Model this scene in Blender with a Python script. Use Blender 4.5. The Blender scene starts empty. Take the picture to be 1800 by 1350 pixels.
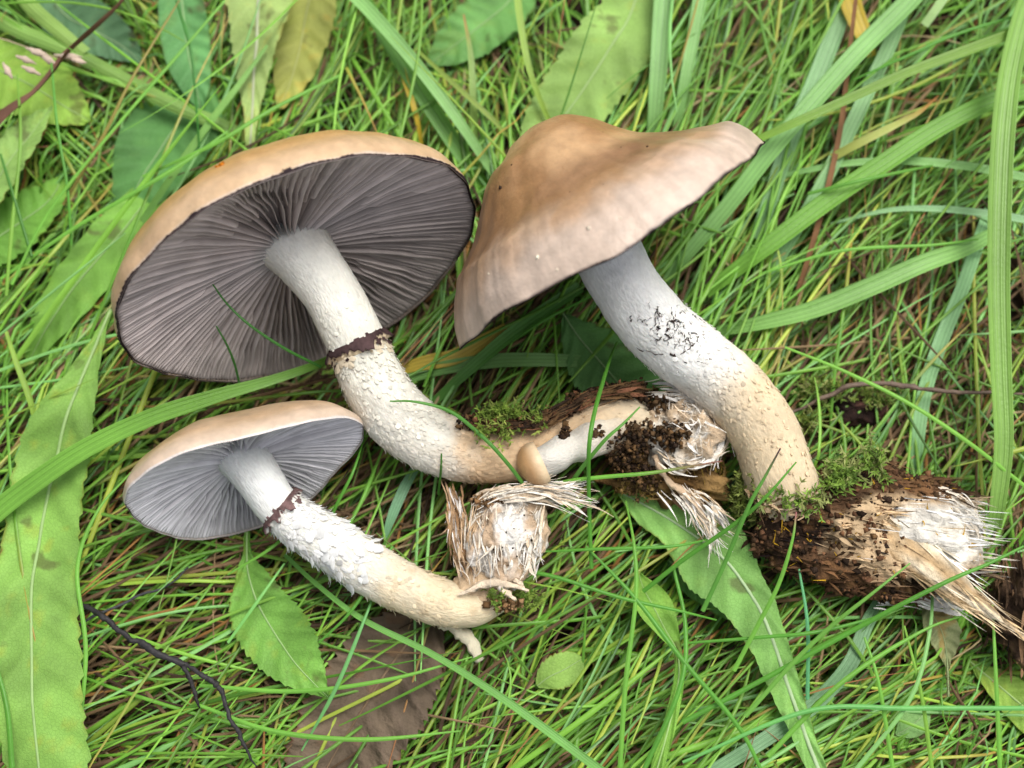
import bpy, math
import numpy as np
rng = np.random.default_rng(11)
CM = 0.01
sc = bpy.context.scene
COL = sc.collection
# ------------------------------------------------------------------ camera, sky, sun, exposure (lengths in cm, scaled by CM)
LENS = 45.0; F = 1800 * LENS / 36; DIST = 30.0; TILT = math.radians(14)
CP = np.array([0, -DIST * math.sin(TILT), DIST * math.cos(TILT)])
FW = -CP / np.linalg.norm(CP); RT = np.array([1.0, 0, 0]); UP = np.cross(RT, FW)
cd = bpy.data.cameras.new('camera'); cam = bpy.data.objects.new('camera', cd); COL.objects.link(cam)
cam.location = CP * CM; cam.rotation_euler = (TILT, 0, 0)
cd.lens = LENS; cd.sensor_width = 36; cd.clip_start = 0.01; cd.clip_end = 50
cd.dof.use_dof = True; cd.dof.focus_distance = 0.274; cd.dof.aperture_fstop = 10.0
sc.camera = cam
SUN_EL, SUN_AZ = math.radians(66), math.radians(50)      # high soft light from the upper right
w = bpy.data.worlds.new('World'); sc.world = w; w.use_nodes = True
nt = w.node_tree; bg = nt.nodes['Background']
sk = nt.nodes.new('ShaderNodeTexSky'); sk.sky_type = 'NISHITA'; sk.sun_disc = False
sk.sun_elevation = SUN_EL; sk.sun_rotation = math.radians(40); sk.air_density = 1.0; sk.dust_density = 4.0
hs = nt.nodes.new('ShaderNodeHueSaturation'); hs.inputs['Saturation'].default_value = 0.28
nt.links.new(sk.outputs[0], hs.inputs['Color']); nt.links.new(hs.outputs[0], bg.inputs[0]); bg.inputs[1].default_value = 0.08
sd = bpy.data.lights.new('sun', 'SUN'); sun = bpy.data.objects.new('sun', sd); COL.objects.link(sun)
sd.energy = 1.5; sd.angle = math.radians(32); sd.color = (1, 0.97, 0.92)
sun.rotation_euler = (math.pi / 2 - SUN_EL, 0, SUN_AZ + math.pi / 2)
sun.location = (0.4, 0.4, 1.0)
vs = sc.view_settings; vs.view_transform = 'Standard'; vs.look = 'None'; vs.gamma = 1; vs.exposure = 0.87
vs.use_curve_mapping = False
sc.cycles.use_denoising = True
sc.cycles.max_bounces = 6; sc.cycles.transmission_bounces = 4; sc.cycles.diffuse_bounces = 2

# ------------------------------------------------------------------ helpers
def ray(px, py):
    d = FW * F + RT * (px - 900) + UP * (675 - py)
    return d / np.linalg.norm(d)
def PP(px, py, O, n):
    d = ray(px, py); return CP + d * (np.dot(O - CP, n) / np.dot(d, n))
def P(px, py, z=0.0):
    d = ray(px, py); return CP + d * ((z - CP[2]) / d[2])
def scale(p):                                            # cm per photo pixel at a point
    return float(np.dot(p - CP, FW)) / F
def unit(v): return v / (np.linalg.norm(v, axis=-1, keepdims=True) + 1e-12)
def spline(pts, n):
    p = np.asarray(pts, float)
    if len(p) == 2: return p[0] + (p[1] - p[0]) * np.linspace(0, 1, n)[:, None]
    q = np.vstack([2 * p[0] - p[1], p, 2 * p[-1] - p[-2]])
    L = np.r_[0, np.cumsum(np.linalg.norm(np.diff(p[:, :2], axis=0), axis=1))]
    s = np.linspace(0, L[-1], n); k = np.clip(np.searchsorted(L, s, 'right') - 1, 0, len(p) - 2)
    t = ((s - L[k]) / (L[k + 1] - L[k] + 1e-9))[:, None]
    a, b, c, d = q[k], q[k + 1], q[k + 2], q[k + 3]
    return 0.5 * (2 * b + (c - a) * t + (2 * a - 5 * b + 4 * c - d) * t * t + (3 * b - a - 3 * c + d) * t ** 3)
def path(pts, n):                                        # (px, py, z, extra...) control points -> world points, extras
    q = spline(pts, n)
    return np.array([P(a[0], a[1], a[2]) for a in q]), q[:, 3:]
def _h(i, j, k, s):
    n = (i * 374761393 + j * 668265263 + k * 1274126177 + s * 974711) & 0x7fffffff
    n = ((n ^ (n >> 13)) * 1274126177) & 0x7fffffff
    n = (n ^ (n >> 16)) & 0xffff
    return n / 32767.5 - 1
def vn(p, s=0):
    p = np.asarray(p, float); i = np.floor(p).astype(np.int64); f = p - i; f = f * f * (3 - 2 * f)
    r = 0
    for dx in (0, 1):
        for dy in (0, 1):
            for dz in (0, 1):
                wgt = (f[..., 0] if dx else 1 - f[..., 0]) * (f[..., 1] if dy else 1 - f[..., 1]) * (f[..., 2] if dz else 1 - f[..., 2])
                r = r + wgt * _h(i[..., 0] + dx, i[..., 1] + dy, i[..., 2] + dz, s)
    return r
def fbm(p, o=3, s=0):
    p = np.asarray(p, float); return sum(vn(p * 2 ** k, s + k) / 2 ** k for k in range(o))
def smooth(a, b, x):
    t = np.clip((x - a) / (b - a), 0, 1); return t * t * (3 - 2 * t)
def mix(a, b, t): return np.asarray(a) * (1 - t) + np.asarray(b) * t
def col(c, n): return np.tile(np.asarray(c, float), (n, 1))

class MB:
    def __init__(s): s.v = []; s.q = []; s.t = []; s.c = []; s.u = []; s.n = 0
    def add(s, v, q=None, t=None, c=None, u=None):
        v = np.asarray(v, float).reshape(-1, 3); n = len(v); s.v.append(v)
        if q is not None and len(q): s.q.append(np.asarray(q) + s.n)
        if t is not None and len(t): s.t.append(np.asarray(t) + s.n)
        c = np.asarray(c, float)
        s.c.append(np.tile(c, (n, 1)) if c.ndim == 1 else c.reshape(-1, 3))
        s.u.append(np.zeros((n, 2)) if u is None else np.asarray(u, float).reshape(-1, 2)); s.n += n
    def verts(s): return np.vstack(s.v)
    def build(s, name, mat, parent=None, sm=True, kind=None):
        v = np.vstack(s.v); c = np.vstack(s.c); u = np.vstack(s.u)
        q = np.vstack(s.q).astype(np.int32) if s.q else np.zeros((0, 4), np.int32)
        t = np.vstack(s.t).astype(np.int32) if s.t else np.zeros((0, 3), np.int32)
        o0 = np.array(parent['o0']) if parent is not None else np.array([*v[:, :2].mean(0), v[:, 2].min()])
        me = bpy.data.meshes.new(name)
        me.vertices.add(len(v)); me.vertices.foreach_set('co', ((v - o0) * CM).ravel().astype(np.float32))
        li = np.r_[q.ravel(), t.ravel()]
        me.loops.add(len(li)); me.loops.foreach_set('vertex_index', li)
        me.polygons.add(len(q) + len(t))
        me.polygons.foreach_set('loop_start', np.r_[np.arange(len(q)) * 4, len(q) * 4 + np.arange(len(t)) * 3].astype(np.int32))
        me.update(calc_edges=True)
        if sm: me.polygons.foreach_set('use_smooth', np.ones(len(q) + len(t), bool))
        a = me.attributes.new('Col', 'FLOAT_COLOR', 'POINT')
        a.data.foreach_set('color', np.c_[c, np.ones(len(c))].ravel().astype(np.float32))
        uv = me.uv_layers.new(name='UVMap'); uv.data.foreach_set('uv', u[li].ravel().astype(np.float32))
        me.materials.append(mat)
        o = bpy.data.objects.new(name, me); COL.objects.link(o)
        if parent is not None: o.parent = parent; o['o0'] = [float(x) for x in o0]
        else: o.location = o0 * CM
        if kind: o['kind'] = kind
        return o
def tag(o, label, cat, group=None):
    o['label'] = label; o['category'] = cat
    if group: o['group'] = group
    return o
def thing(name, label, cat, at, group=None):
    o = bpy.data.objects.new(name, None); COL.objects.link(o); o.empty_display_size = 0.01
    o.location = np.asarray(at) * CM; o['o0'] = [float(x) for x in at]
    return tag(o, label, cat, group)
def grid(nu, nv, wrap=False):                            # nu rows (along) x nv columns (across)
    i, j = np.meshgrid(np.arange(nu - 1), np.arange(nv if wrap else nv - 1), indexing='ij')
    j2 = (j + 1) % nv
    return np.stack([i * nv + j, i * nv + j2, (i + 1) * nv + j2, (i + 1) * nv + j], -1).reshape(-1, 4)
def frames(c):
    t = unit(np.gradient(c, axis=0)); a = np.zeros_like(c)
    x = np.cross(t[0], [0, 0, 1.0]); x = x / (np.linalg.norm(x) + 1e-9) if np.linalg.norm(x) > 1e-3 else np.array([1.0, 0, 0])
    for k in range(len(c)):
        x = x - t[k] * np.dot(x, t[k]); x = x / np.linalg.norm(x); a[k] = x
    return t, a, np.cross(t, a)
def tube(mb, c, r, m=10, cl=(1, 1, 1), rn=0.0, seed=0, cap=True, flat=1.0):
    t, a, b = frames(c); n = len(c); th = np.linspace(0, 2 * np.pi, m, endpoint=False)
    r = np.broadcast_to(r, (n,))
    d = a[:, None] * np.cos(th)[None, :, None] + b[:, None] * np.sin(th)[None, :, None] * flat
    v = c[:, None] + d * r[:, None, None]
    if rn: v = v + d * (r[:, None, None] * rn * fbm(v * (1.2 / max(r.max(), 1e-3)), 2, seed)[..., None])
    s = np.r_[0, np.cumsum(np.linalg.norm(np.diff(c, axis=0), axis=1))]
    u = np.stack(np.broadcast_arrays((th / (2 * np.pi))[None, :], s[:, None]), -1)
    cc = np.asarray(cl, float)
    if cc.ndim == 2 and len(cc) == n: cc = np.repeat(cc[:, None], m, 1)
    base = mb.n; mb.add(v, grid(n, m, True), c=cc, u=u)
    if cap:
        for row, ce in ((0, c[0]), (n - 1, c[-1])):
            k = mb.n; mb.add([ce], c=cc if cc.ndim == 1 else cc.reshape(-1, 3)[row * m])
            ring = base + row * m + np.arange(m)
            mb.t.append(np.stack([ring, np.roll(ring, -1), np.full(m, k)], -1))
    return v, t, a, b
def ribbons(mb, c, hw, cl, fold=0.35, roll=None, up=None):
    """c (N,n,3) centre lines, hw (N,n) half widths, cl (N,n,3): folded grass-like ribbons"""
    N, n, _ = c.shape; t = unit(np.gradient(c, axis=1))
    U = np.array([0, 0, 1.0]) if up is None else up
    s = unit(np.cross(t, np.broadcast_to(U, t.shape))); nn = np.cross(s, t)
    if roll is not None:
        ro = np.broadcast_to(roll if np.ndim(roll) == 2 else np.asarray(roll)[:, None], (N, n))[..., None]
        s, nn = s * np.cos(ro) + nn * np.sin(ro), nn * np.cos(ro) - s * np.sin(ro)
    h = hw[..., None]
    v = np.stack([c - s * h + nn * h * fold, c - s * h * .5 + nn * h * fold * .3, c, c + s * h * .5 + nn * h * fold * .3, c + s * h + nn * h * fold], 2) if n and mb is not None else None
    k = 5
    g = grid(n, k); f = (np.arange(N)[:, None, None] * n * k + g[None]).reshape(-1, 4)
    u = np.broadcast_to(np.stack(np.broadcast_arrays(np.linspace(0, 1, k)[None, :], np.linspace(0, 1, n)[:, None]), -1)[None], (N, n, k, 2))
    mb.add(v.reshape(-1, 3), f, c=np.repeat(cl[:, :, None], k, 2).reshape(-1, 3), u=u.reshape(-1, 2))
def ribbons3(mb, c, hw, cl, fold=0.4, roll=None):
    N, n, _ = c.shape; t = unit(np.gradient(c, axis=1)); s = unit(np.cross(t, [0, 0, 1.0])); nn = np.cross(s, t)
    if roll is not None:
        ro = np.asarray(roll)[:, None, None]; s, nn = s * np.cos(ro) + nn * np.sin(ro), nn * np.cos(ro) - s * np.sin(ro)
    h = hw[..., None]; v = np.stack([c - s * h + nn * h * fold, c, c + s * h + nn * h * fold], 2)
    g = grid(n, 3); f = (np.arange(N)[:, None, None] * n * 3 + g[None]).reshape(-1, 4)
    u = np.broadcast_to(np.stack(np.broadcast_arrays(np.linspace(0, 1, 3)[None, :], np.linspace(0, 1, n)[:, None]), -1)[None], (N, n, 3, 2))
    mb.add(v.reshape(-1, 3), f, c=np.repeat(cl[:, :, None], 3, 2).reshape(-1, 3), u=u.reshape(-1, 2))

# ------------------------------------------------------------------ materials
def nodes(m):
    m.use_nodes = True; t = m.node_tree; return t, t.nodes, t.links, t.nodes['Principled BSDF'], t.nodes['Material Output']
def mat(name, rough=.6, spec=.3, var=.25, vscale=300, bump=.3, bscale=900, stretch=None, sss=0, trans=0, uvstripe=0, veins=0, spots=0, bdist=.0004, fine=0):
    m = bpy.data.materials.new(name); t, N, L, b, out = nodes(m)
    at = N.new('ShaderNodeAttribute'); at.attribute_name = 'Col'
    tc = N.new('ShaderNodeTexCoord'); vec = tc.outputs['Object']
    if stretch:
        mp = N.new('ShaderNodeMapping'); mp.inputs['Scale'].default_value = stretch; L.new(tc.outputs['UV'], mp.inputs[0]); vec2 = mp.outputs[0]
    no = N.new('ShaderNodeTexNoise'); no.inputs['Scale'].default_value = vscale; no.inputs['Detail'].default_value = 5; L.new(vec, no.inputs['Vector'])
    mr = N.new('ShaderNodeMapRange'); mr.inputs[1].default_value = .25; mr.inputs[2].default_value = .75; mr.inputs[3].default_value = 1 - var; mr.inputs[4].default_value = 1 + var
    L.new(no.outputs['Fac'], mr.inputs[0])
    mx = N.new('ShaderNodeVectorMath'); mx.operation = 'SCALE'; L.new(at.outputs['Color'], mx.inputs[0]); L.new(mr.outputs[0], mx.inputs['Scale'])
    c = mx.outputs[0]; hgt = None
    nb = N.new('ShaderNodeTexNoise'); nb.inputs['Scale'].default_value = 1 if stretch else bscale; nb.inputs['Detail'].default_value = 6
    L.new(vec2 if stretch else vec, nb.inputs['Vector']); hgt = nb.outputs['Fac']
    def math_(op, a, bb):
        k = N.new('ShaderNodeMath'); k.operation = op
        for i, x in enumerate((a, bb)):
            if hasattr(x, 'is_linked'): L.new(x, k.inputs[i])
            else: k.inputs[i].default_value = x
        return k.outputs[0]
    def mul(cin, fac):
        k = N.new('ShaderNodeVectorMath'); k.operation = 'SCALE'; L.new(cin, k.inputs[0]); L.new(fac, k.inputs['Scale']); return k.outputs[0]
    if fine:                                             # streaks that follow the stretched noise
        r2 = N.new('ShaderNodeMapRange'); r2.inputs[1].default_value = .3; r2.inputs[2].default_value = .7; r2.inputs[3].default_value = 1 - fine; r2.inputs[4].default_value = 1 + fine * .4
        L.new(nb.outputs['Fac'], r2.inputs[0]); c = mul(c, r2.outputs[0])
    if uvstripe:
        sx = N.new('ShaderNodeSeparateXYZ'); L.new(tc.outputs['UV'], sx.inputs[0])
        s = math_('SINE', math_('MULTIPLY', sx.outputs[0], uvstripe * 6.283), 0.0)
        s2 = math_('SINE', math_('MULTIPLY', sx.outputs[0], uvstripe * 2.3 * 6.283), 0.0)
        ss = math_('ADD', s, math_('MULTIPLY', s2, .6))
        hgt = math_('ADD', math_('MULTIPLY', ss, .35), hgt)
        r3 = N.new('ShaderNodeMapRange'); r3.inputs[1].default_value = -1.6; r3.inputs[2].default_value = 1.6; r3.inputs[3].default_value = .84; r3.inputs[4].default_value = 1.14
        L.new(ss, r3.inputs[0]); c = mul(c, r3.outputs[0])
    if veins:
        vo = N.new('ShaderNodeTexVoronoi'); vo.feature = 'DISTANCE_TO_EDGE'; vo.inputs['Scale'].default_value = veins; L.new(vec, vo.inputs['Vector'])
        r4 = N.new('ShaderNodeMapRange'); r4.inputs[1].default_value = 0; r4.inputs[2].default_value = .12; r4.inputs[3].default_value = .86; r4.inputs[4].default_value = 1.0
        L.new(vo.outputs[0], r4.inputs[0]); c = mul(c, r4.outputs[0]); hgt = math_('ADD', math_('MULTIPLY', r4.outputs[0], 3.0), hgt)
    if spots:
        n2 = N.new('ShaderNodeTexNoise'); n2.inputs['Scale'].default_value = spots; n2.inputs['Detail'].default_value = 3; L.new(vec, n2.inputs['Vector'])
        r5 = N.new('ShaderNodeMapRange'); r5.inputs[1].default_value = .64; r5.inputs[2].default_value = .70; L.new(n2.outputs['Fac'], r5.inputs[0])
        mm = N.new('ShaderNodeMix'); mm.data_type = 'RGBA'; L.new(math_('MULTIPLY', r5.outputs[0], .6), mm.inputs[0]); L.new(c, mm.inputs[6]); mm.inputs[7].default_value = (.09, .07, .03, 1); c = mm.outputs[2]
    L.new(c, b.inputs['Base Color']); b.inputs['Roughness'].default_value = rough; b.inputs['Specular IOR Level'].default_value = spec
    bu = N.new('ShaderNodeBump'); bu.inputs['Strength'].default_value = bump; bu.inputs['Distance'].default_value = bdist; L.new(hgt, bu.inputs['Height']); L.new(bu.outputs[0], b.inputs['Normal'])
    if sss:
        b.inputs['Subsurface Weight'].default_value = sss; b.inputs['Subsurface Radius'].default_value = (1, .6, .4); b.inputs['Subsurface Scale'].default_value = .003
    if trans:
        tr = N.new('ShaderNodeBsdfTranslucent'); L.new(c, tr.inputs[0]); ms = N.new('ShaderNodeMixShader'); ms.inputs[0].default_value = trans
        L.new(b.outputs[0], ms.inputs[1]); L.new(tr.outputs[0], ms.inputs[2]); L.new(ms.outputs[0], out.inputs[0])
    return m
M_soil = mat('soil', .95, .1, .5, 120, 1, 400, bdist=.003)
M_grass = mat('grass', .38, .36, .12, 150, .2, 1500, trans=.14)
M_straw = mat('straw', .7, .2, .25, 200, .3, 1500, trans=.1)
M_sedge = mat('sedge', .38, .4, .1, 120, .35, 1200, trans=.2, uvstripe=4)
M_leaf = mat('leaf', .55, .2, .16, 90, .4, 1200, trans=.15, veins=1250, spots=105, bdist=.0003)
M_dead = mat('dead_leaf', .8, .2, .35, 130, .8, 500, trans=.05, bdist=.0012)
M_rib = mat('midrib', .5, .3, .12, 150, .2, 900, trans=.1)
M_cap = mat('cap_skin', .40, .35, .17, 330, .4, 1300, sss=.08)
M_gill = mat('gill', .75, .15, .15, 200, .2, 900)
M_stem = mat('stem', .75, .2, .12, 220, .6, 1, stretch=(60, 14, 1), sss=.12, fine=.10, bdist=.0006)
M_flake = mat('flake', .85, .15, .12, 500, .3, 1500, trans=.12)
M_ring = mat('ring', .8, .2, .35, 700, .6, 900)
M_fibre = mat('fibre', .9, .1, .3, 420, 1.0, 700, bdist=.0012)
M_bark = mat('rotten_wood', .92, .12, .45, 240, 1, 500, bdist=.0015)
M_crumb = mat('crumb', .95, .1, .45, 400, 1, 700, bdist=.001)
M_moss = mat('moss', .6, .2, .3, 300, .2, 900, trans=.25)
M_twig = mat('twig', .6, .35, .4, 300, .8, 500, bdist=.0008)

KEEP = []                                                # solid points the loose grass has to pass under
LEAFV = []; DEADV = []
def keep(mb, pad=0.1): KEEP.append(mb.verts())

# ------------------------------------------------------------------ ground
SOIL_Z = -3.3
g = 90; xs = np.linspace(-40, 40, g); X, Y = np.meshgrid(xs, xs, indexing='ij')
Z = SOIL_Z + .5 * fbm(np.stack([X * .5, Y * .5, X * 0], -1), 4, 5)
mb = MB(); v = np.stack([X, Y, Z], -1)
mb.add(v, grid(g, g)[:, ::-1], c=mix((.025, .016, .011), (.05, .032, .02), (.5 + .5 * fbm(v * .8, 3, 9))[..., None]).reshape(-1, 3))
o = mb.build('ground', M_soil); o['kind'] = 'structure'

# ------------------------------------------------------------------ mushrooms
class Cap:
    """a cap whose rim is a near circle in a tilted plane; n points along the stem, out of the gills"""
    def __init__(s, c0, z, az, el, rim=None, R=None, tune=None):
        az, el = math.radians(az), math.radians(el)
        s.n = np.array([math.cos(az) * math.cos(el), math.sin(az) * math.cos(el), math.sin(el)])
        s.O = P(*c0, z); s.e1 = unit(np.cross(s.n, [0, 0, 1.0])); s.e2 = np.cross(s.n, s.e1)
        if rim is not None:
            q = np.array([PP(x, y, s.O, s.n) for x, y in rim]); a = (q - s.O) @ s.e1; b = (q - s.O) @ s.e2
            k = np.linalg.lstsq(np.c_[2 * a, 2 * b, np.ones(len(a))], a * a + b * b, rcond=None)[0]
            s.R = math.sqrt(k[2] + k[0] ** 2 + k[1] ** 2); s.O = s.O + k[0] * s.e1 + k[1] * s.e2
            a, b = a - k[0], b - k[1]; th = np.arctan2(b, a); r = np.hypot(a, b) / s.R - 1
            H = 5; A = np.hstack([np.stack([np.cos(h * th), np.sin(h * th)], 1) for h in range(1, H + 1)] + [np.ones((len(th), 1))])
            reg = np.diag([.05 * h * h for h in range(1, H + 1) for _ in (0, 1)] + [.01])
            s.k = np.linalg.lstsq(np.vstack([A, reg]), np.r_[r, np.zeros(2 * H + 1)], rcond=None)[0]; s.H = H
        else: s.R = R; s.k = None
        s.tune = tune
    def rr(s, th):
        if s.k is None: r = np.ones_like(th)
        else: r = 1 + sum(s.k[2 * h - 2] * np.cos(h * th) + s.k[2 * h - 1] * np.sin(h * th) for h in range(1, s.H + 1)) + s.k[-1]
        if s.tune: r = r * s.tune(th)
        return r * s.R * (1 + .006 * np.sin(9 * th + 1) + .004 * np.sin(23 * th))
    warp = None
    def at(s, r, th, h):                                 # h in cm along n
        R = s.rr(th)
        if s.warp: h = h + s.R * s.warp(th) * np.asarray(r) ** 3
        return s.O + ((R * r)[..., None] * (np.cos(th)[..., None] * s.e1 + np.sin(th)[..., None] * s.e2)) + np.asarray(h)[..., None] * s.n

def gills(cap, parent, edge_h, depth, r0, n, ce, cr, wav=1.0, rimc=(.03, .02, .022), wob=0, light=None):
    mb = MB(); S = 26
    # flesh between the gills
    th = np.linspace(0, 2 * np.pi, 160, endpoint=False); rs = np.linspace(.004, .992, 14)
    rr_, tt = np.meshgrid(rs, th, indexing='ij')
    mb.add(cap.at(rr_, tt, edge_h(rr_, tt) - depth(rr_)), grid(14, 160, True), c=np.asarray(cr) * .8)
    for i in range(n):
        lv = 0 if i % 4 == 0 else (1 if i % 4 == 2 else 2)
        a = r0 if lv == 0 else (.36 + .1 * rng.random() if lv == 1 else .62 + .12 * rng.random())
        r = np.linspace(a, .996, S); t0 = 2 * np.pi * (i + .13 * rng.normal()) / n
        t = t0 + wav * (.02 * fbm(np.stack([r * 4, np.full(S, t0 * 3), np.full(S, .5)], -1), 2, 3) + .003 * rng.normal() * np.sin(r * 9 + rng.random() * 6))
        t = np.broadcast_to(t, (S,))
        he = edge_h(r, t); d = depth(r) * (1 if lv == 0 else smooth(0, .12, r - a) * (.92 if lv == 1 else .8)) * (1 + .1 * rng.normal())
        d = np.maximum(d, .004); he = edge_h(r, t) - depth(r) + d
        wth = .45 * 2 * np.pi / n * np.ones(S); wth = np.minimum(wth, .05 / np.maximum(r * cap.R, .2))
        e = cap.at(r, t, he); root = edge_h(r, t) - depth(r) - .02
        l = cap.at(r, t - wth * .75, root); rt = cap.at(r, t + wth * .75, root)
        em = cap.at(r, t - wth * .16, he - .006); ep = cap.at(r, t + wth * .16, he - .006)
        v = np.stack([l, em, e, ep, rt], 1)
        f = 1 + .12 * rng.normal(); rim = smooth(.972, .998, r)[:, None]
        cE = mix(np.asarray(ce) * f, rimc, rim); cR = mix(np.asarray(cr) * f, rimc, rim); cM = .7 * cE + .3 * cR
        wt = smooth(.27, .15, r)[:, None]                # pale where they reach the stem
        cE = mix(cE, np.array((.55, .54, .5)), wt * .6); cM = mix(cM, np.array((.5, .49, .46)), wt * .6)
        mb.add(v, grid(S, 5), c=np.stack([cR, cM, cE, cM, cR], 1))
    keep(mb); return mb.build('gills', M_gill, parent, kind='stuff')

def cap_top(cap, parent, prof, colour, ns=44, nt=200, name='cap'):
    """prof(s, th) -> (r, h along n); s 0 at the rim, 1 at the apex"""
    s = np.linspace(0, 1, ns) ** 1.0; th = np.linspace(0, 2 * np.pi, nt, endpoint=False)
    S_, T_ = np.meshgrid(s, th, indexing='ij'); r, h = prof(S_, T_); v = cap.at(r, T_, h)
    v = v - cap.n * (.035 * fbm(v * .9, 3, 4) * smooth(0, .15, S_))[..., None]
    mb = MB(); mb.add(v, grid(ns, nt, True), c=colour(S_, T_, v, r).reshape(-1, 3), u=np.stack([T_, S_], -1))
    keep(mb); return mb.build(name, M_cap, parent), v

def fringe(cap, parent, arcs, name, h0=.0, size=.06, cl=(.035, .022, .025)):
    mb = MB()
    for a0, a1, n in arcs:
        th = np.linspace(a0, a1, n); w = size * (.25 + np.abs(fbm(np.stack([th * 9, th * 0, th * 0], -1), 3, 8)) * 1.6) * (rng.random(n) * .7 + .5)
        r = np.full(n, 1.0)
        br = np.clip(fbm(np.stack([np.cos(th) * 5, np.sin(th) * 5, th * 0 + 3], -1), 3, 14) * 1.2 + .62, .08, 1); w = w * br
        v = np.stack([cap.at(r - .009 * br, th, np.full(n, .016)), cap.at(r * 1.003, th, np.full(n, .012)), cap.at(r * 1.006 + rng.normal(size=n) * .002, th, -w)], 1)
        mb.add(v, grid(n, 3), c=cl)
    return mb.build(name, M_ring, parent, kind='stuff')

def stem(parent, ctrl, n, colour, m=40, name='stem', rough=.03, seed=1):
    c, ex = path(ctrl, n); r = ex[:, 0] * np.array([scale(p) for p in c]) / 2
    t, a, b = frames(c); th = np.linspace(0, 2 * np.pi, m, endpoint=False)
    d = a[:, None] * np.cos(th)[None, :, None] + b[:, None] * np.sin(th)[None, :, None]
    v = c[:, None] + d * r[:, None, None]
    v = v + d * (r[:, None] * rough * fbm(v * 1.6, 3, seed) + .010 * fbm(v * 9, 2, seed + 3))[..., None]
    s = np.r_[0, np.cumsum(np.linalg.norm(np.diff(c, axis=0), axis=1))]
    u = np.stack(np.broadcast_arrays((th / (2 * np.pi))[None, :], (s / 2)[:, None]), -1)
    T = np.linspace(0, 1, n)[:, None] * np.ones((1, m))
    mb = MB(); mb.add(v, grid(n, m, True), c=colour(T, th[None] * np.ones((n, 1)), v).reshape(-1, 3), u=u)
    for row, ce in ((0, c[0]), (n - 1, c[-1])):
        k = mb.n; mb.add([ce], c=np.array((.5, .42, .3))); ring = row * m + np.arange(m)
        mb.t.append(np.stack([ring, np.roll(ring, -1), np.full(m, k)], -1))
    keep(mb, .05); o = mb.build(name, M_stem, parent)
    return dict(c=c, r=r, t=t, a=a, b=b, n=n, o=o, col=colour)

def on_stem(st, T, th, lift=0.0):
    x = np.clip(T, 0, 1) * (st['n'] - 1); i = np.clip(x.astype(int), 0, st['n'] - 2); f = (x - i)[..., None]
    g_ = lambda k: st[k][i] * (1 - f) + st[k][i + 1] * f
    r = st['r'][i] * (1 - f[..., 0]) + st['r'][i + 1] * f[..., 0]
    d = g_('a') * np.cos(th)[..., None] + g_('b') * np.sin(th)[..., None]
    return g_('c') + d * (r + lift)[..., None], d, g_('t')

def flakes(parent, st, n, t0, t1, size, lift, cl, dens=None, back=False, name='scales', var=.12):
    T = t0 + (t1 - t0) * rng.random(n); th = rng.random(n) * 2 * np.pi
    if dens is not None:
        k = rng.random(n) < dens(T); T, th = T[k], th[k]; n = len(T)
    p, d, t = on_stem(st, T, th, -.008); side = np.cross(t, d)
    L = size * (.5 + rng.random(n)); W = L * (.6 + .7 * rng.random(n)); lf = lift * (.2 + 1.3 * rng.random(n) ** 2)
    if back: t = -t
    t = unit(t + side * (.25 * rng.normal(size=n))[:, None])
    rows = []
    for q, wq, hq in ((0, .6, 0), (.45, 1, .35), (.8, .75, .75), (1.0, .25, 1.25)):
        cc = p + t * (L * q)[:, None] + d * (lf * hq + .012)[:, None]
        jit = 1 + .3 * rng.normal(size=n)
        rows.append(np.stack([cc - side * (W * wq * .5 * jit)[:, None], cc + d * (.1 * W)[:, None], cc + side * (W * wq * .5)[:, None]], 1))
    v = np.stack(rows, 1); f = (np.arange(n)[:, None, None] * 12 + grid(4, 3)[None]).reshape(-1, 4)
    base = st['col'](T, th, p) * 1.06 if cl is None else (cl(T) if callable(cl) else col(cl, n))
    c = base * (1 + var * rng.normal(size=(n, 1)))
    mb = MB(); mb.add(v, f, c=np.repeat(c, 12, 0)); return mb.build(name, M_flake, parent, kind='stuff')

def ring(parent, st, T, wid, flap=(0, 0), cl=(.06, .035, .035), under=(.62, .5, .33), name='ring', slant=0.0):
    m = 120; th = np.linspace(0, 2 * np.pi, m, endpoint=False); nz = fbm(np.stack([np.cos(th) * 3, np.sin(th) * 3, th * 0 + T * 10], -1), 4, 2) + .5 * vn(np.stack([np.cos(th) * 14, np.sin(th) * 14, th * 0 + T], -1), 6)
    fl = flap[1] * np.exp(-((np.angle(np.exp(1j * (th - flap[0])))) / .35) ** 2)
    pr = [(-.55, -.01, 0), (-.3, .035, .2), (0.0, .07, .6), (.25, .12, 1), (.4, .10, 1), (.5, .05, .7), (.75, .04, .3), (.95, -.02, 0)]
    vs_, cs = [], []
    for k, (ax, lf, ra) in enumerate(pr):
        p, d, t = on_stem(st, np.full(m, T), th, lf * 1.0 + ra * (.08 * nz + fl))
        p = p + t * (ax * wid + .15 * nz * ra + .05 * np.cos(th + 1) + slant * np.cos(th))[:, None]
        vs_.append(p); cc = np.asarray(cl if k < 5 else under); cs.append(np.clip(col(cc, m) * (1 + .35 * nz[:, None]), 0, 1))
    mb = MB(); mb.add(np.stack(vs_, 0), grid(len(pr), m, True), c=np.stack(cs, 0)); return mb.build(name, M_ring, parent)

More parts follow.
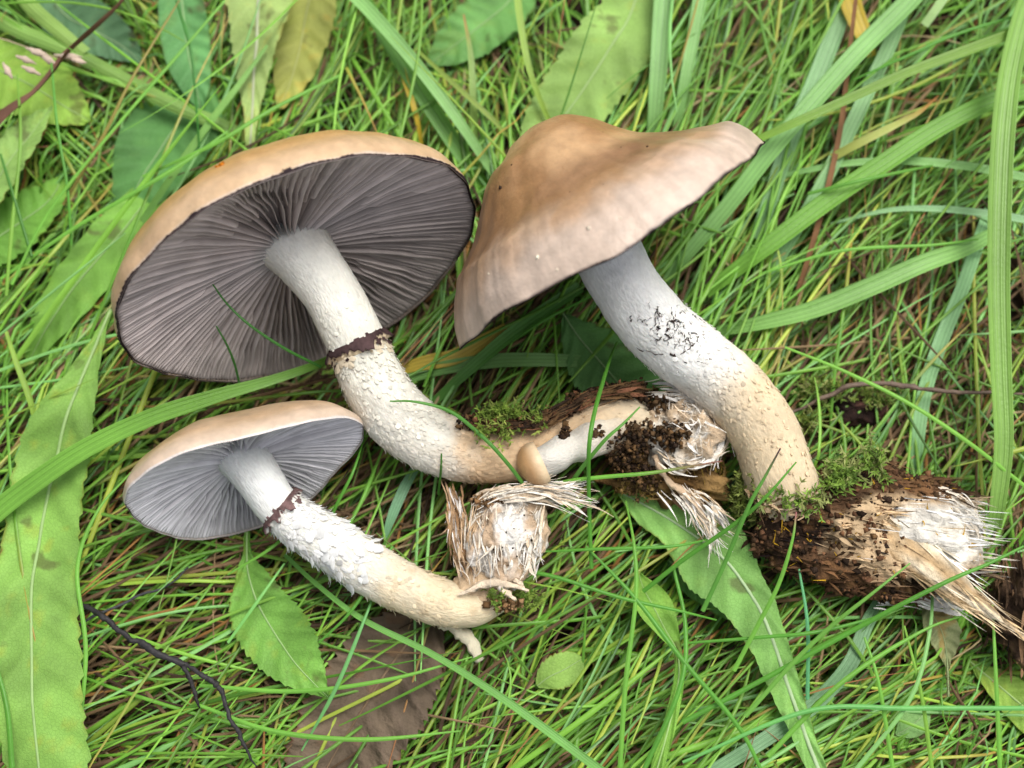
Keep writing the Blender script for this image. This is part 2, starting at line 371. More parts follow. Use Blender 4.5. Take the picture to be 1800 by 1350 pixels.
def blob(mb, ce, rad, rot=0.0, amp=.15, freq=1.5, seed=0, cl=(.5, .4, .3), nu=26, nv=36, cfun=None, cut=0):
    ph = np.linspace(.02, np.pi - .02, nu); th = np.linspace(0, 2 * np.pi, nv, endpoint=False); A, B = np.meshgrid(ph, th, indexing='ij')
    d = np.stack([np.sin(A) * np.cos(B), np.sin(A) * np.sin(B), np.cos(A)], -1)
    d2 = d * (1 + amp * fbm(d * freq + seed * 3.1, 4, seed))[..., None] * np.asarray(rad)
    cr, sr = math.cos(rot), math.sin(rot); v = np.stack([d2[..., 0] * cr - d2[..., 1] * sr, d2[..., 0] * sr + d2[..., 1] * cr, d2[..., 2]], -1) + ce
    c = cfun(v, d) if cfun else cl
    mb.add(v, grid(nu, nv, True)[:, ::-1], c=np.asarray(c).reshape(-1, 3) if np.ndim(c) > 1 else c); return v

def strand(mb, pts, w, cl, n=14, wob=.06, seed=0, flat=.6, m=6):
    """a frayed string through (px, py, z) points; w photo pixels"""
    c, _ = path(pts, n); c = c + wob * np.stack([fbm(c * 2 + k * 7.7, 2, seed + k) for k in range(3)], -1)
    k = scale(c[0]); x = np.linspace(0, 1, n); r = np.interp(x, np.linspace(0, 1, len(np.atleast_1d(w))), np.atleast_1d(w)) * k / 2
    tube(mb, c, np.maximum(r, .008), m, np.asarray(cl), rn=.5, seed=seed, flat=flat)
    return c
def shreds(mb, pts, n, w, cols, spread=8, lift=.12, part=(.3, .8), curl=1.0):
    """a bunch of torn fibres following a path of photo points"""
    base = spline(pts, 60); out = []; q = 10
    for i in range(n):
        a = rng.random() * (1 - part[0]); b_ = min(1, a + part[0] + (part[1] - part[0]) * rng.random())
        x = np.linspace(a, b_, q) * 59; f0 = np.clip(x.astype(int), 0, 58); p = base[f0] + (base[f0 + 1] - base[f0]) * (x - f0)[:, None]
        g_ = np.linspace(0, 1, q); dx, dy = rng.normal(size=2) * spread; ex, ey = rng.normal(size=2) * spread * curl
        p = p + np.stack([dx + ex * g_ ** 2, dy + ey * g_ ** 2, lift * rng.normal() * .5 + lift * rng.normal() * g_ ** 2], -1)
        out.append([P(*k_) for k_ in p])
    c = np.array(out); k = scale(c[0, 0]); c = c + .03 * np.stack([vn(c * 4 + 11 * j, 90 + j) for j in range(3)], -1)
    x = np.linspace(0, 1, q); hw = (w * k * (.25 + rng.random(n) ** 2))[:, None] * np.minimum(1, np.minimum(x * 4 + .3, (1.02 - x) * 2))[None] / 2
    cc = np.asarray(cols)[rng.integers(0, len(cols), n)] * (1 + .12 * rng.normal(size=(n, 1)))
    ribbons3(mb, c, np.maximum(hw, .004), np.repeat(np.clip(cc, 0, 1)[:, None], q, 1), .25, rng.normal(size=n) * .35)
def frays(mb, ce, rad, n, L, w, cols, out=.25, hemi=True, seed=0, wrap=1.0):
    """loose curved fibres lying on a blob"""
    d = unit(rng.normal(size=(n, 3)));
    if hemi: d[:, 2] = np.abs(d[:, 2]) * .9 + .05; d = unit(d)
    tg = unit(np.cross(d, unit(rng.normal(size=(n, 3)))))
    s = np.linspace(0, 1, 8); ln = L * (.4 + rng.random(n))
    lift = out * rng.random(n) ** 2.5
    c = np.asarray(ce) + (d[:, None] * np.asarray(rad)) * (1.0 + .03 * rng.random((n, 1, 1)))
    c = c + tg[:, None] * (ln[:, None] * s)[..., None] * np.asarray([1, 1, .8]) - d[:, None] * (wrap * (ln[:, None] * s) ** 2 / (2 * np.mean(rad)))[..., None] + d[:, None] * (lift[:, None] * s ** 2)[..., None]
    c = c + .05 * np.stack([vn(c * 3 + 9 * k + seed, 40 + k) for k in range(3)], -1) * s[None, :, None]
    hw = (w * (.4 + rng.random(n)))[:, None] * (1 - .85 * s ** 2)[None]
    cc = np.asarray(cols)[rng.integers(0, len(cols), n)] * (1 + .12 * rng.normal(size=(n, 1)))
    ribbons3(mb, c, hw, np.repeat(np.clip(cc, 0, 1)[:, None], 8, 1), .5, rng.normal(size=n) * .7)
def crumbs(mb, centres, size, cl):
    """little irregular lumps"""
    ic = np.array([(1, 0, 0), (-1, 0, 0), (0, 1, 0), (0, -1, 0), (0, 0, 1), (0, 0, -1)], float)
    tf = np.array([(0, 2, 4), (2, 1, 4), (1, 3, 4), (3, 0, 4), (2, 0, 5), (1, 2, 5), (3, 1, 5), (0, 3, 5)])
    n = len(centres); v = ic[None] * (size * (.4 + rng.random((n, 1, 1)) ** 2 * 1.3)) * (.5 + rng.random((n, 6, 1)))
    a = rng.random(n) * 6.3; ca, sa = np.cos(a)[:, None], np.sin(a)[:, None]
    v = np.stack([v[..., 0] * ca - v[..., 1] * sa, v[..., 0] * sa + v[..., 1] * ca, v[..., 2]], -1) + np.asarray(centres)[:, None]
    c = np.asarray(cl)[rng.integers(0, len(cl), n)] * (1 + .25 * rng.normal(size=(n, 1)))
    mb.add(v, t=(np.arange(n)[:, None, None] * 6 + tf[None]).reshape(-1, 3), c=np.repeat(np.clip(c, .005, 1), 6, 0))
def cloud(px, py, z, rx, ry, rz, n, tilt=0.0):
    """points scattered in an ellipsoid given in photo pixels at a height"""
    ce = P(px, py, z); k = scale(ce); d = rng.normal(size=(n, 3)); d = unit(d) * (rng.random((n, 1)) ** .4)
    x, y = d[:, 0] * rx * k, d[:, 1] * ry * k; c_, s_ = math.cos(math.radians(tilt)), math.sin(math.radians(tilt))
    return ce + np.stack([x * c_ - y * s_, x * s_ + y * c_, d[:, 2] * rz], -1)
def moss(mb, pts, L=.3, w=.03, cols=((.22, .33, .05), (.13, .2, .03), (.3, .36, .08)), up=.8):
    """tiny leafy shoots"""
    n = len(pts); d = unit(rng.normal(size=(n, 3)) + np.array([0, .3, up])); s = np.linspace(0, 1, 5); ln = L * (.5 + rng.random(n))
    c = pts[:, None] + d[:, None] * (ln[:, None] * s)[..., None] + (.15 * ln)[:, None, None] * (s ** 2)[None, :, None] * rng.normal(size=(n, 1, 3))
    cc = np.asarray(cols)[rng.integers(0, len(cols), n)] * (1 + .2 * rng.normal(size=(n, 1)))
    cf = np.repeat(np.clip(cc, .01, 1)[:, None], 5, 1)
    ribbons3(mb, c, (w * .35) * np.ones((n, 5)) * (1 - .7 * s), cf, .3)
    k = 9; j = rng.integers(1, 5, (n, k)); b0 = c[np.arange(n)[:, None], j]; dd = unit(rng.normal(size=(n, k, 3)) + d[:, None] * .9)
    l2 = (ln * .38)[:, None] * (.6 + .6 * rng.random((n, k))); s3 = np.linspace(0, 1, 3)
    cl_ = (b0[:, :, None] + dd[:, :, None] * (l2[..., None] * s3)[..., None]).reshape(-1, 3, 3)
    ribbons3(mb, cl_, np.repeat(w * np.array([[.6, .7, .05]]), n * k, 0), np.repeat(np.repeat(np.clip(cc * 1.1, .01, 1), k, 0)[:, None], 3, 1), .3)

# ---- large mushroom lying on its side, gills to the viewer
rimA = [(205, 580), (215, 612), (260, 645), (330, 664), (400, 670), (480, 661), (560, 640), (800, 460), (826, 415), (834, 375), (828, 340), (805, 305), (760, 282), (700, 273), (630, 275), (540, 290), (470, 315), (400, 350), (310, 400), (260, 450), (225, 500), (207, 550)]
A = Cap((528, 455), 3.35, -64, 9, rimA)
tA = thing('mushroom', 'large tan mushroom on its side showing dark grey brown gills and a purple brown ring', 'mushroom', P(1120, 742, 0))
def eA(r, t): return -.19 * A.R * (1 - r ** 1.7)
def dA(r): return .085 * A.R * (1 - r ** 4) + .012
gA = gills(A, tA, eA, dA, .05, 256, (.72, .645, .62), (.48, .415, .395))
def profA(s, t):
    ph = s * np.pi / 2; return np.cos(ph) * (1 + .012 * np.sin(np.clip(s * 5, 0, 1) * np.pi)), .03 - .57 * A.R * np.sin(ph)
def colA(s, t, v, r):
    f = fbm(v * .55, 3, 21); c = mix((.50, .29, .11), (.58, .37, .18), smooth(-.5, .6, f)[..., None])
    c = mix(c, np.array((.60, .43, .28)), (smooth(.30, .08, s) * .7)[..., None])
    c = mix(c, np.array((.66, .58, .54)), (smooth(.03, .012, s + .008 * fbm(v * 3, 2, 5)) * .7)[..., None])
    c = mix(c, np.array((.04, .026, .028)), smooth(.008, .001, s)[..., None]); return c
capA, vA = cap_top(A, tA, profA, colA, ns=90)
fA = fringe(A, tA, [(0, 2 * np.pi, 900)], 'dark_rim_fringe', size=.045)
for o in (gA, fA): o.parent = capA
mb = MB(); pv = vA.reshape(-1, 3); rel = pv - CP; dep = rel @ FW; e = (900 + F * (rel @ RT) / dep - 383) ** 2 + (675 - F * (rel @ UP) / dep - 292) ** 2 + dep * 30; crumbs(mb, pv[e.argmin()] + np.array([[0, 0, 0], [.05, .02, .01], [-.05, -.01, 0]]), .06, [(.6, .2, .02)]); mb.build('orange_scrap', M_crumb, capA, sm=False)
def colsA(T, th, v):
    f = fbm(v * 1.3, 3, 31)[..., None]; T = T[..., None]
    c = mix((.80, .79, .74), (.78, .76, .66), smooth(.0, .3, T)); c = mix(c, np.array((.80, .76, .66)), smooth(.28, .42, T))
    c = mix(c, np.array((.68, .48, .29)), smooth(.44, .66, T + .09 * f)); c = mix(c, np.array((.72, .60, .42)), smooth(.78, .95, T))
    return c * (1 + .07 * f)
sA = stem(tA, [(500, 410, 2.25, 128), (518, 430, 2.33, 124), (536, 452, 2.38, 117), (560, 484, 2.42, 108), (592, 532, 2.4, 102), (618, 585, 2.3, 103), (640, 635, 2.1, 108), (664, 685, 1.85, 114), (702, 735, 1.5, 116), (760, 776, 1.2, 110), (830, 796, .95, 106), (900, 797, .85, 102), (960, 780, .8, 100), (1030, 752, .8, 100), (1110, 745, .7, 100), (1180, 750, .5, 70)], 120, colsA)
# fibrils spreading from stem top onto the gills
ring(sA['o'], sA, .262, .2, flap=(0, 0.0))
flakes(sA['o'], sA, 60, .25, .28, .11, .05, (.06, .035, .035), name='ring_scraps', var=.3)
flakes(sA['o'], sA, 60, .268, .29, .13, .06, (.72, .62, .46), name='ring_scraps')
def cream(T): return col((.82, .8, .74), len(T)) * (1 - .12 * smooth(.45, .75, T))[:, None]
flakes(sA['o'], sA, 2800, .285, .98, .075, .03, None, dens=lambda T: np.where(T < .62, 1, .4))
flakes(sA['o'], sA, 120, .17, .26, .07, .02, None, name='upper_scales')
# its torn-off foot: pale fibre ball with soil
WHITE = [(.82, .77, .68), (.78, .69, .56), (.70, .55, .39), (.84, .80, .74)]
BROWN = [(.06, .035, .02), (.10, .06, .03), (.035, .022, .015), (.16, .09, .04)]
mb = MB(); cA = P(1205, 752, .8); kA = scale(cA)
def cb(v, d):
    f = fbm(v * 2.2, 4, 61)[..., None]; return mix((.56, .42, .28), (.80, .73, .62), smooth(-.4, .4, f))
blob(mb, cA, (70 * kA, 72 * kA, .85), .3, .26, 2.6, 3, cfun=cb, nu=60, nv=90)
frays(mb, cA, (70 * kA, 72 * kA, .85), 280, .45, .010, WHITE, .05)
shreds(mb, [(1140, 690, 1.3), (1190, 690, 1.55), (1240, 715, 1.5), (1266, 760, 1.2), (1255, 805, 1.0)], 70, 5, WHITE, 10, .04, (.15, .45), 1.0)
shreds(mb, [(1160, 790, 1.4), (1200, 815, 1.35), (1240, 810, 1.2), (1266, 770, 1.1)], 55, 5, WHITE, 10, .04, (.15, .45), 1.0)
shreds(mb, [(1200, 720, 1.75), (1225, 750, 1.75), (1225, 790, 1.5)], 30, 5, WHITE, 14, .03, (.2, .5), 1.0)
keep(mb); mb.build('fibrous_foot', M_fibre, tA)
mb = MB()
crumbs(mb, np.vstack([cloud(1110, 775, 1.25, 55, 38, .35, 420, 30), cloud(1185, 765, 1.5, 32, 30, .3, 190, 20), cloud(1165, 710, 1.2, 40, 22, .35, 200), cloud(1090, 700, .95, 70, 14, .3, 300, 12), cloud(1120, 830, .9, 55, 25, .3, 260, -20), cloud(992, 770, 1.7, 10, 28, .08, 90, -12), cloud(1045, 760, 1.55, 22, 14, .06, 40)]), .055, BROWN)
mb.build('soil_crumbs', M_crumb, tA, sm=False, kind='stuff')
mb = MB(); ce = P(1175, 835, .35); k_ = scale(ce)
blob(mb, ce, (100 * k_, 46 * k_, .4), -.25, .5, 3.2, 8, nu=50, nv=80, cfun=lambda v, d: mix((.13, .07, .025), (.34, .21, .08), smooth(-.5, .5, fbm(v * 2.5, 4, 77))[..., None]))
crumbs(mb, cloud(1175, 835, .5, 100, 44, .35, 500, 14), .045, [(.2, .12, .05), (.3, .19, .07), (.1, .06, .03)]); frays(mb, ce, (100 * k_, 46 * k_, .42), 300, .5, .012, [(.22, .13, .05), (.36, .24, .09), (.45, .3, .06), (.1, .06, .03)], .18)
keep(mb); mb.build('brown_root_pad', M_bark, tA)
mb = MB(); c = strand(mb, [(1150, 800, 1.2), (1172, 845, 1.05), (1205, 868, .95), (1232, 900, .85), (1258, 950, .7)], [11, 12, 11, 10, 3], (.74, .54, .36), 20, .05, 3)
shreds(mb, [(1200, 860, 1), (1225, 890, .95), (1245, 920, .85), (1262, 965, .7)], 70, 4, WHITE, 7, .1, (.25, .6), 1.8)
shreds(mb, [(1215, 870, 1), (1245, 885, .95), (1285, 925, .8)], 40, 5, WHITE + BROWN[:1], 7, .1, (.3, .7))
shreds(mb, [(1175, 850, .9), (1205, 885, .9), (1225, 930, .8)], 30, 5, WHITE + BROWN[:1], 7, .1, (.3, .7))
keep(mb); mb.build('frayed_root', M_fibre, tA)
# bark strip and its moss riding along the stem
mb = MB()
c, _ = path([(815, 742, 1.75), (870, 745, 1.75), (930, 742, 1.7), (985, 722, 1.55), (1050, 690, 1.4), (1130, 680, 1.35)], 40)
tube(mb, c, (5 + 4 * np.sin(np.linspace(0, 14, 40)) + 4 * rng.random(40)) * scale(c[0]), 10, mix((.05, .025, .015), (.2, .09, .05), rng.random((40, 1))), rn=.5, seed=4, flat=.6)
crumbs(mb, c[rng.integers(0, 40, 1100)] + rng.normal(size=(1100, 3)) * .08, .05, BROWN + [(.22, .1, .05)])
shreds(mb, [(815, 745, 1.8), (870, 747, 1.85), (930, 744, 1.8), (985, 724, 1.7), (1050, 692, 1.6), (1130, 682, 1.5)], 200, 7, BROWN + [(.25, .11, .06)], 6, .1, (.05, .2))
mb.build('bark_strip', M_bark, tA)
mb = MB(); moss(mb, np.vstack([cloud(880, 730, 1.85, 45, 8, .06, 95), cloud(850, 760, 1.85, 14, 12, .05, 20), cloud(885, 765, 1.85, 14, 16, .05, 26), cloud(945, 745, 1.7, 16, 9, .05, 20)]), .26, .022)
mb.build('moss_tuft', M_moss, tA, kind='stuff')

# ---- little button pressed against the stem
tB = thing('mushroom_button', 'tiny round tan mushroom button on a short white stalk beside the bent stem', 'mushroom', P(945, 820, .9))
mb = MB(); c, ex = path([(944, 815, 1.5, 50), (972, 802, 1.5, 58), (1010, 785, 1.35, 60), (1060, 764, 1.1, 66), (1120, 752, .8, 66), (1180, 752, .5, 60)], 30)
rr = ex[:, 0] * scale(c[0]) / 2; tube(mb, c, rr, 22, mix((.78, .74, .66), (.66, .52, .34), smooth(.15, .9, np.linspace(0, 1, 30))[:, None]), rn=.2, seed=5)
keep(mb); mb.build('stem', M_stem, tB)
mb = MB()
nB = unit(c[2] - c[0]); e1 = unit(np.cross(nB, [0, 0, 1.0])); e2 = np.cross(nB, e1); kk = scale(c[0])
s = np.linspace(0, 1, 18); th = np.linspace(0, 2 * np.pi, 36, endpoint=False); S_, T_ = np.meshgrid(s, th, indexing='ij')
ph = S_ * np.pi * .5 * 1.25 - .35; R_ = 40 * kk * np.cos(np.clip(ph, -.35, np.pi / 2)); Hh = -33 * kk * np.sin(np.clip(ph, -.35, np.pi / 2))
v = c[0] - nB * .02 + R_[..., None] * (np.cos(T_)[..., None] * e1 + np.sin(T_)[..., None] * e2) * np.where(True, 1, 1) + Hh[..., None] * nB
mb.add(v, grid(18, 36, True), c=mix((.74, .56, .36), (.50, .29, .13), smooth(.05, .45, S_)[..., None]).reshape(-1, 3))
keep(mb); mb.build('cap', M_cap, tB)

# ---- small mushroom, pale grey gills
rimC = [(225, 860), (222, 885), (235, 907), (265, 930), (310, 944), (350, 948), (400, 940), (460, 925), (540, 880), (600, 820), (630, 780), (640, 750), (630, 737), (610, 735), (560, 738), (510, 747), (470, 762), (420, 768), (370, 780), (320, 800), (280, 815), (245, 835)]
Cc = Cap((435, 830), 2.1, -68, 11, rimC)
tC = thing('mushroom', 'small pale mushroom with light grey gills and a white shaggy curved stem', 'mushroom', P(880, 1060, 0))
def eC(r, t): return -.2 * Cc.R * (1 - r ** 1.7)
def dC(r): return .09 * Cc.R * (1 - r ** 4) + .01
gC = gills(Cc, tC, eC, dC, .06, 180, (.84, .82, .85), (.62, .60, .625), rimc=(.5, .47, .47))
def profC(s, t):
    ph = s * np.pi / 2; return np.cos(ph) * (1 + .012 * np.sin(np.clip(s * 5, 0, 1) * np.pi)), .02 - Cc.R * (.50 * np.sin(ph) + .10 * smooth(.45, 1, s))
def colC(s, t, v, r):
    f = fbm(v * .8, 3, 22); c = mix((.48, .31, .17), (.56, .39, .24), smooth(-.5, .6, f)[..., None])
    c = mix(c, np.array((.62, .49, .38)), (smooth(.32, .08, s) * .8)[..., None])
    return mix(c, np.array((.70, .66, .64)), (smooth(.03, .012, s + .008 * fbm(v * 3, 2, 5)) * .8)[..., None])
capC, _ = cap_top(Cc, tC, profC, colC, ns=70); gC.parent = capC
def colsC(T, th, v):
    f = fbm(v * 1.5, 3, 33)[..., None]; T = T[..., None]
    c = mix((.80, .81, .79), (.82, .80, .72), smooth(.12, .35, T)); c = mix(c, np.array((.74, .62, .42)), smooth(.42, .75, T + .08 * f))
    c = mix(c, np.array((.45, .30, .15)), smooth(.25, .7, fbm(v * 6, 2, 44)[..., None]) * .35 * smooth(.5, .6, T)); return c * (1 + .05 * f)
sC = stem(tC, [(417, 787, 1.5, 100), (430, 806, 1.55, 94), (444, 826, 1.6, 86), (462, 852, 1.65, 80), (484, 884, 1.62, 77), (522, 917, 1.5, 83), (585, 957, 1.25, 92), (650, 1000, 1.05, 92), (715, 1035, .85, 88), (775, 1058, .75, 84), (830, 1066, .7, 72), (885, 1056, .65, 36)], 100, colsC, seed=9)
ring(sC['o'], sC, .235, .16, cl=(.15, .09, .085), under=(.8, .77, .7), flap=(0, 0))
flakes(sC['o'], sC, 70, .222, .255, .11, .06, (.16, .10, .095), name='ring_scraps', var=.3)
flakes(sC['o'], sC, 700, .25, .52, .10, .05, (.86, .85, .82), dens=lambda T: np.where(T < .42, 1, .4))
flakes(sC['o'], sC, 130, .26, .55, .17, .13, (.86, .86, .84), name='fluffy_scales', dens=lambda T: np.where(T < .45, 1, .5))
flakes(sC['o'], sC, 300, .5, .86, .08, .04, None, name='lower_scales')
mb = MB(); cF = P(890, 945, .85); kF = scale(cF)
blob(mb, cF, (62 * kF, 84 * kF, .8), -.25, .28, 2.4, 6, nu=60, nv=90, cfun=lambda v, d: mix((.58, .42, .28), (.84, .80, .74), smooth(-.5, .25, fbm(v * 1.8, 4, 65))[..., None]))
shreds(mb, [(845, 895, 1.3), (850, 950, 1.55), (855, 1015, 1.3)], 22, 5, WHITE, 10, .03, (.2, .5), 1.0)
shreds(mb, [(880, 885, 1.4), (885, 945, 1.72), (890, 1010, 1.4)], 22, 5, WHITE[:2], 14, .03, (.2, .5), 1.0)
shreds(mb, [(920, 885, 1.4), (930, 940, 1.6), (915, 1005, 1.35)], 26, 5, WHITE, 12, .03, (.2, .5), 1.0)
frays(mb, cF, (64 * kF, 84 * kF, .8), 260, .45, .010, WHITE, .05)
blob(mb, P(850, 1035, .7), (52 * kF, 36 * kF, .45), .2, .2, 2, 4, cl=(.6, .44, .28))
keep(mb); mb.build('fibrous_foot', M_fibre, tC)
mb = MB()
shreds(mb, [(830, 890, 1.35), (880, 868, 1.5), (945, 866, 1.5), (1045, 886, 1.35)], 90, 5, WHITE[:3], 7, .10, (.2, .5), 1.4)
shreds(mb, [(900, 862, 1.4), (950, 856, 1.5), (1035, 862, 1.4)], 40, 4, WHITE, 6, .12, (.25, .6), 2.2)
shreds(mb, [(788, 852, .9), (798, 890, 1.05), (806, 950, 1.0), (828, 1015, 1.0)], 160, 5, [(.42, .27, .15), (.5, .33, .2), (.78, .72, .66), (.34, .2, .1)], 8, .15, (.2, .5))
shreds(mb, [(950, 890, 1.4), (935, 950, 1.4), (925, 1010, 1.2)], 60, 6, WHITE, 8, .15, (.2, .5))
shreds(mb, [(835, 1030, 1.2), (830, 960, 1.35), (840, 900, 1.35)], 50, 4, [(.5, .34, .2), (.62, .46, .3), (.76, .68, .56)], 9, .1, (.25, .6), 1.5)
for a, b_, c_, wv in (((806, 1046, 1.3), (865, 1024, 1.45), (930, 1036, 1.25), 18), ((870, 1030, 1.35), (900, 1050, 1.35), (908, 1055, 1.2), 14), ((880, 1010, 1.3), (910, 1025, 1.3), (925, 1042, 1.2), 12)):
    strand(mb, [a, b_, c_], [4, wv, 4], (.76, .62, .46), 14, .04, int(a[0]))
mb.build('frayed_strands', M_fibre, tC)
mb = MB(); strand(mb, [(772, 1092, .45), (800, 1104, .3), (826, 1126, .15), (844, 1162, 0)], [26, 22, 22, 20], (.78, .70, .52), 16, .02, 2, .7, 10); mb.build('rootlet', M_stem, tC)
mb = MB(); crumbs(mb, np.vstack([cloud(855, 880, 1.35, 30, 14, .2, 160), cloud(885, 1062, 1.1, 40, 12, .2, 80)]), .05, [(.3, .18, .09), (.2, .11, .05)])
crumbs(mb, cloud(895, 935, 1.68, 55, 50, .03, 40), .022, [(.02, .015, .01)]); mb.build('soil_crumbs', M_crumb, tC, sm=False, kind='stuff')
mb = MB(); moss(mb, np.vstack([cloud(925, 1055, .7, 25, 22, .15, 60), cloud(870, 1052, 1.2, 20, 6, .1, 20)]), .22, .02, ((.12, .2, .03), (.2, .28, .05))); mb.build('moss_tuft', M_moss, tC, kind='stuff')

# ---- upright-bell mushroom seen from above
B = Cap((1068, 430), 3.1, -55, -17, R=3.86, tune=lambda t: 1 + .0 * t)
B.warp = lambda t: .022 * np.sin(3 * t + .6) + .014 * np.sin(5 * t + 2) + .006 * np.sin(13 * t)
tD = thing('mushroom', 'mushroom with a broad bell shaped brown cap seen from above and thick white stem', 'mushroom', P(1375, 860, 0))
BSIDE = 1.0
BR = np.array([0, .16, .32, .47, .62, .78, .90, .965, 1.0]); BH = np.array([.77, .742, .645, .488, .370, .287, .20, .115, 0.0])
BX = np.linspace(0, 1, 501); BT = np.interp(BX, BR, BH); BK = np.exp(-np.linspace(-1.8, 1.8, 61) ** 2); BK /= BK.sum()
BS = np.convolve(np.r_[BT[30:0:-1], BT, 2 * BT[-1] - BT[-2:-32:-1]], BK, 'valid'); BT = BS * smooth(1, .93, BX) + BT * smooth(.93, 1, BX); BT[-1] = 0
def profB(s, t):
    r = 1 - s; r = np.where(s < .12, 1 - s * s / .12 * .5 - s * .5, r)
    wv = fbm(np.stack([np.cos(t) * 2.2, np.sin(t) * 2.2, r * 0 + 4], -1), 2, 71) + .0 * r
    h = np.interp(r + .02 * wv * smooth(.3, .7, r) * smooth(1, .9, r), BX, BT)
    h = h + .010 * np.exp(-((r - .80 - .035 * wv) / .022) ** 2) * smooth(-.2, .3, wv + .3) + .006 * smooth(.6, .95, r) * vn(np.stack([np.cos(t) * 22, np.sin(t) * 22, r * 2], -1), 72)
    h = h * (1 + .16 * BSIDE * np.cos(t) * smooth(.2, .5, r) * smooth(1, .8, r))
    return r, -B.R * h
def colB(s, t, v, r):
    f = fbm(v * .6, 4, 25); g2 = fbm(np.stack([np.cos(t) * 5, np.sin(t) * 5, r * 1.2], -1), 3, 26)
    c = mix((.34, .185, .08), (.53, .33, .17), smooth(-.45, .5, f)[..., None])
    c = mix(c, np.array((.22, .115, .06)), np.clip(smooth(.42, .60, r) * smooth(.84, .72, r) * (.55 + .6 * f), 0, 1)[..., None])
    c = mix(c, np.array((.52, .375, .27)), smooth(.68, .90, r + .05 * g2)[..., None] * .85)
    c = mix(c, np.array((.64, .53, .45)), (smooth(.86, .97, r + .05 * g2) * .6)[..., None])
    st_ = fbm(np.stack([np.cos(t) * 20, np.sin(t) * 20, r * 1.5], -1), 3, 73); c = c * (1 + .12 * st_ * smooth(.3, .9, r))[..., None]
    c = mix(c, np.array((.44, .25, .12)), (smooth(.3, .8, fbm(v * 1.1, 3, 74)) * .5 * smooth(.95, .8, r))[..., None])
    c = mix(c, np.array((.05, .03, .03)), smooth(.006, .0, s)[..., None]); return c
capB, vB = cap_top(B, tD, profB, colB, ns=110, nt=420)
def eB(r, t): return -.16 * B.R * (1 - r ** 2.2)
def dB(r): return .09 * B.R * (1 - r ** 4) + .01
gills(B, capB, eB, dB, .15, 200, (.2, .17, .165), (.1, .08, .075))
fringe(B, capB, [(0, 2 * np.pi, 800)], 'dark_rim_fringe', size=.02)
def colsB(T, th, v):
    f = fbm(v * 1.2, 3, 35)[..., None]; T = T[..., None]
    c = mix((.78, .78, .77), (.84, .83, .79), smooth(.1, .35, T)); c = mix(c, np.array((.70, .56, .37)), smooth(.42, .72, T + .07 * f)); return c * (1 + .05 * f)
sD = stem(tD, [(1040, 375, 3.3, 128), (1062, 430, 3.1, 122), (1090, 487, 2.8, 122), (1130, 545, 2.45, 124), (1180, 598, 2.1, 126), (1240, 645, 1.75, 122), (1300, 700, 1.45, 122), (1345, 765, 1.25, 121), (1366, 825, 1.15, 124), (1376, 855, .95, 128), (1382, 878, .5, 116), (1386, 900, .0, 90)], 120, colsB, seed=12)
flakes(sD['o'], sD, 900, .32, .97, .065, .02, None)
flakes(sD['o'], sD, 260, .42, .68, .08, .03, None, name='shaggy_scales')
# dark torn remains of the ring
mb = MB()
def crackline(pts, w):
    for i in range(len(pts) - 1):
        pass
    n = 3 * len(pts); q = spline([(x, y, 0) for x, y in pts], n)
    T, th = q[:, 0] + .0022 * rng.normal(size=n), q[:, 1] + .02 * rng.normal(size=n)
    p, d, t = on_stem(sD, T, th, .012)
    tube(mb, p, w * np.where(rng.random(n) < .25, .05, .3 + rng.random(n)), 4, (.05, .034, .03), flat=.5)
STT, SHH = np.meshgrid(np.linspace(.25, .8, 200), np.linspace(0, 2 * np.pi, 220), indexing='ij'); p, d, t = on_stem(sD, STT, SHH, 0.0)
rel = p - CP; dep = rel @ FW; SX = 900 + F * (rel @ RT) / dep; SY = 675 - F * (rel @ UP) / dep; SVIS = ((CP - p) * d).sum(-1) > 0
def stem_uv(px, py):                                     # nearest visible stem surface point under a photo pixel
    e = np.where(SVIS, (SX - px) ** 2 + (SY - py) ** 2, 1e9); i = np.unravel_index(e.argmin(), e.shape); return STT[i], SHH[i]
for q in range(70):
    e = rng.normal(size=2); x0, y0 = 1186 + 34 * e[0] + 6 * e[1], 583 + 23 * e[1] + 12 * e[0]
    an = rng.normal() * 1.1 + .25; L = 3 + 7 * rng.random() ** 2; bend = rng.normal() * 4
    crackline([stem_uv(x0 - L * math.cos(an), y0 - L * math.sin(an)), stem_uv(x0, y0 + bend), stem_uv(x0 + L * math.cos(an), y0 + L * math.sin(an))], .006 + .014 * rng.random() ** 2)
for ln, wd in (([(1137, 562), (1150, 557), (1168, 558)], .014), ([(1214, 583), (1226, 588), (1222, 602), (1214, 612), (1200, 622)], .02), ([(1120, 612), (1140, 618), (1165, 624)], .012), ([(1215, 552), (1226, 560), (1238, 568)], .016)):
    crackline([stem_uv(*a) for a in ln], wd)
mb.build('ring_remains', M_ring, sD['o'])
mb = MB(); k = [(900, 290), (1002, 337), (1138, 258), (1060, 232), (1090, 258), (1060, 325), (880, 330), (945, 450), (1150, 395), (1090, 380), (980, 470), (1035, 400), (1180, 300), (860, 480)]
pv = vB.reshape(-1, 3); rel = pv - CP; dep = rel @ FW; X_ = 900 + F * (rel @ RT) / dep; Y_ = 675 - F * (rel @ UP) / dep
pts = []
for a, b_ in k:
    e = (X_ - a) ** 2 + (Y_ - b_) ** 2 + dep * 40; pts.append(pv[e.argmin()])
crumbs(mb, np.array(pts[:7]), .03, [(.03, .02, .015)]); crumbs(mb, np.array(pts[7:]), .035, [(.8, .7, .55)]); mb.build('specks', M_crumb, capB, sm=False, kind='stuff')

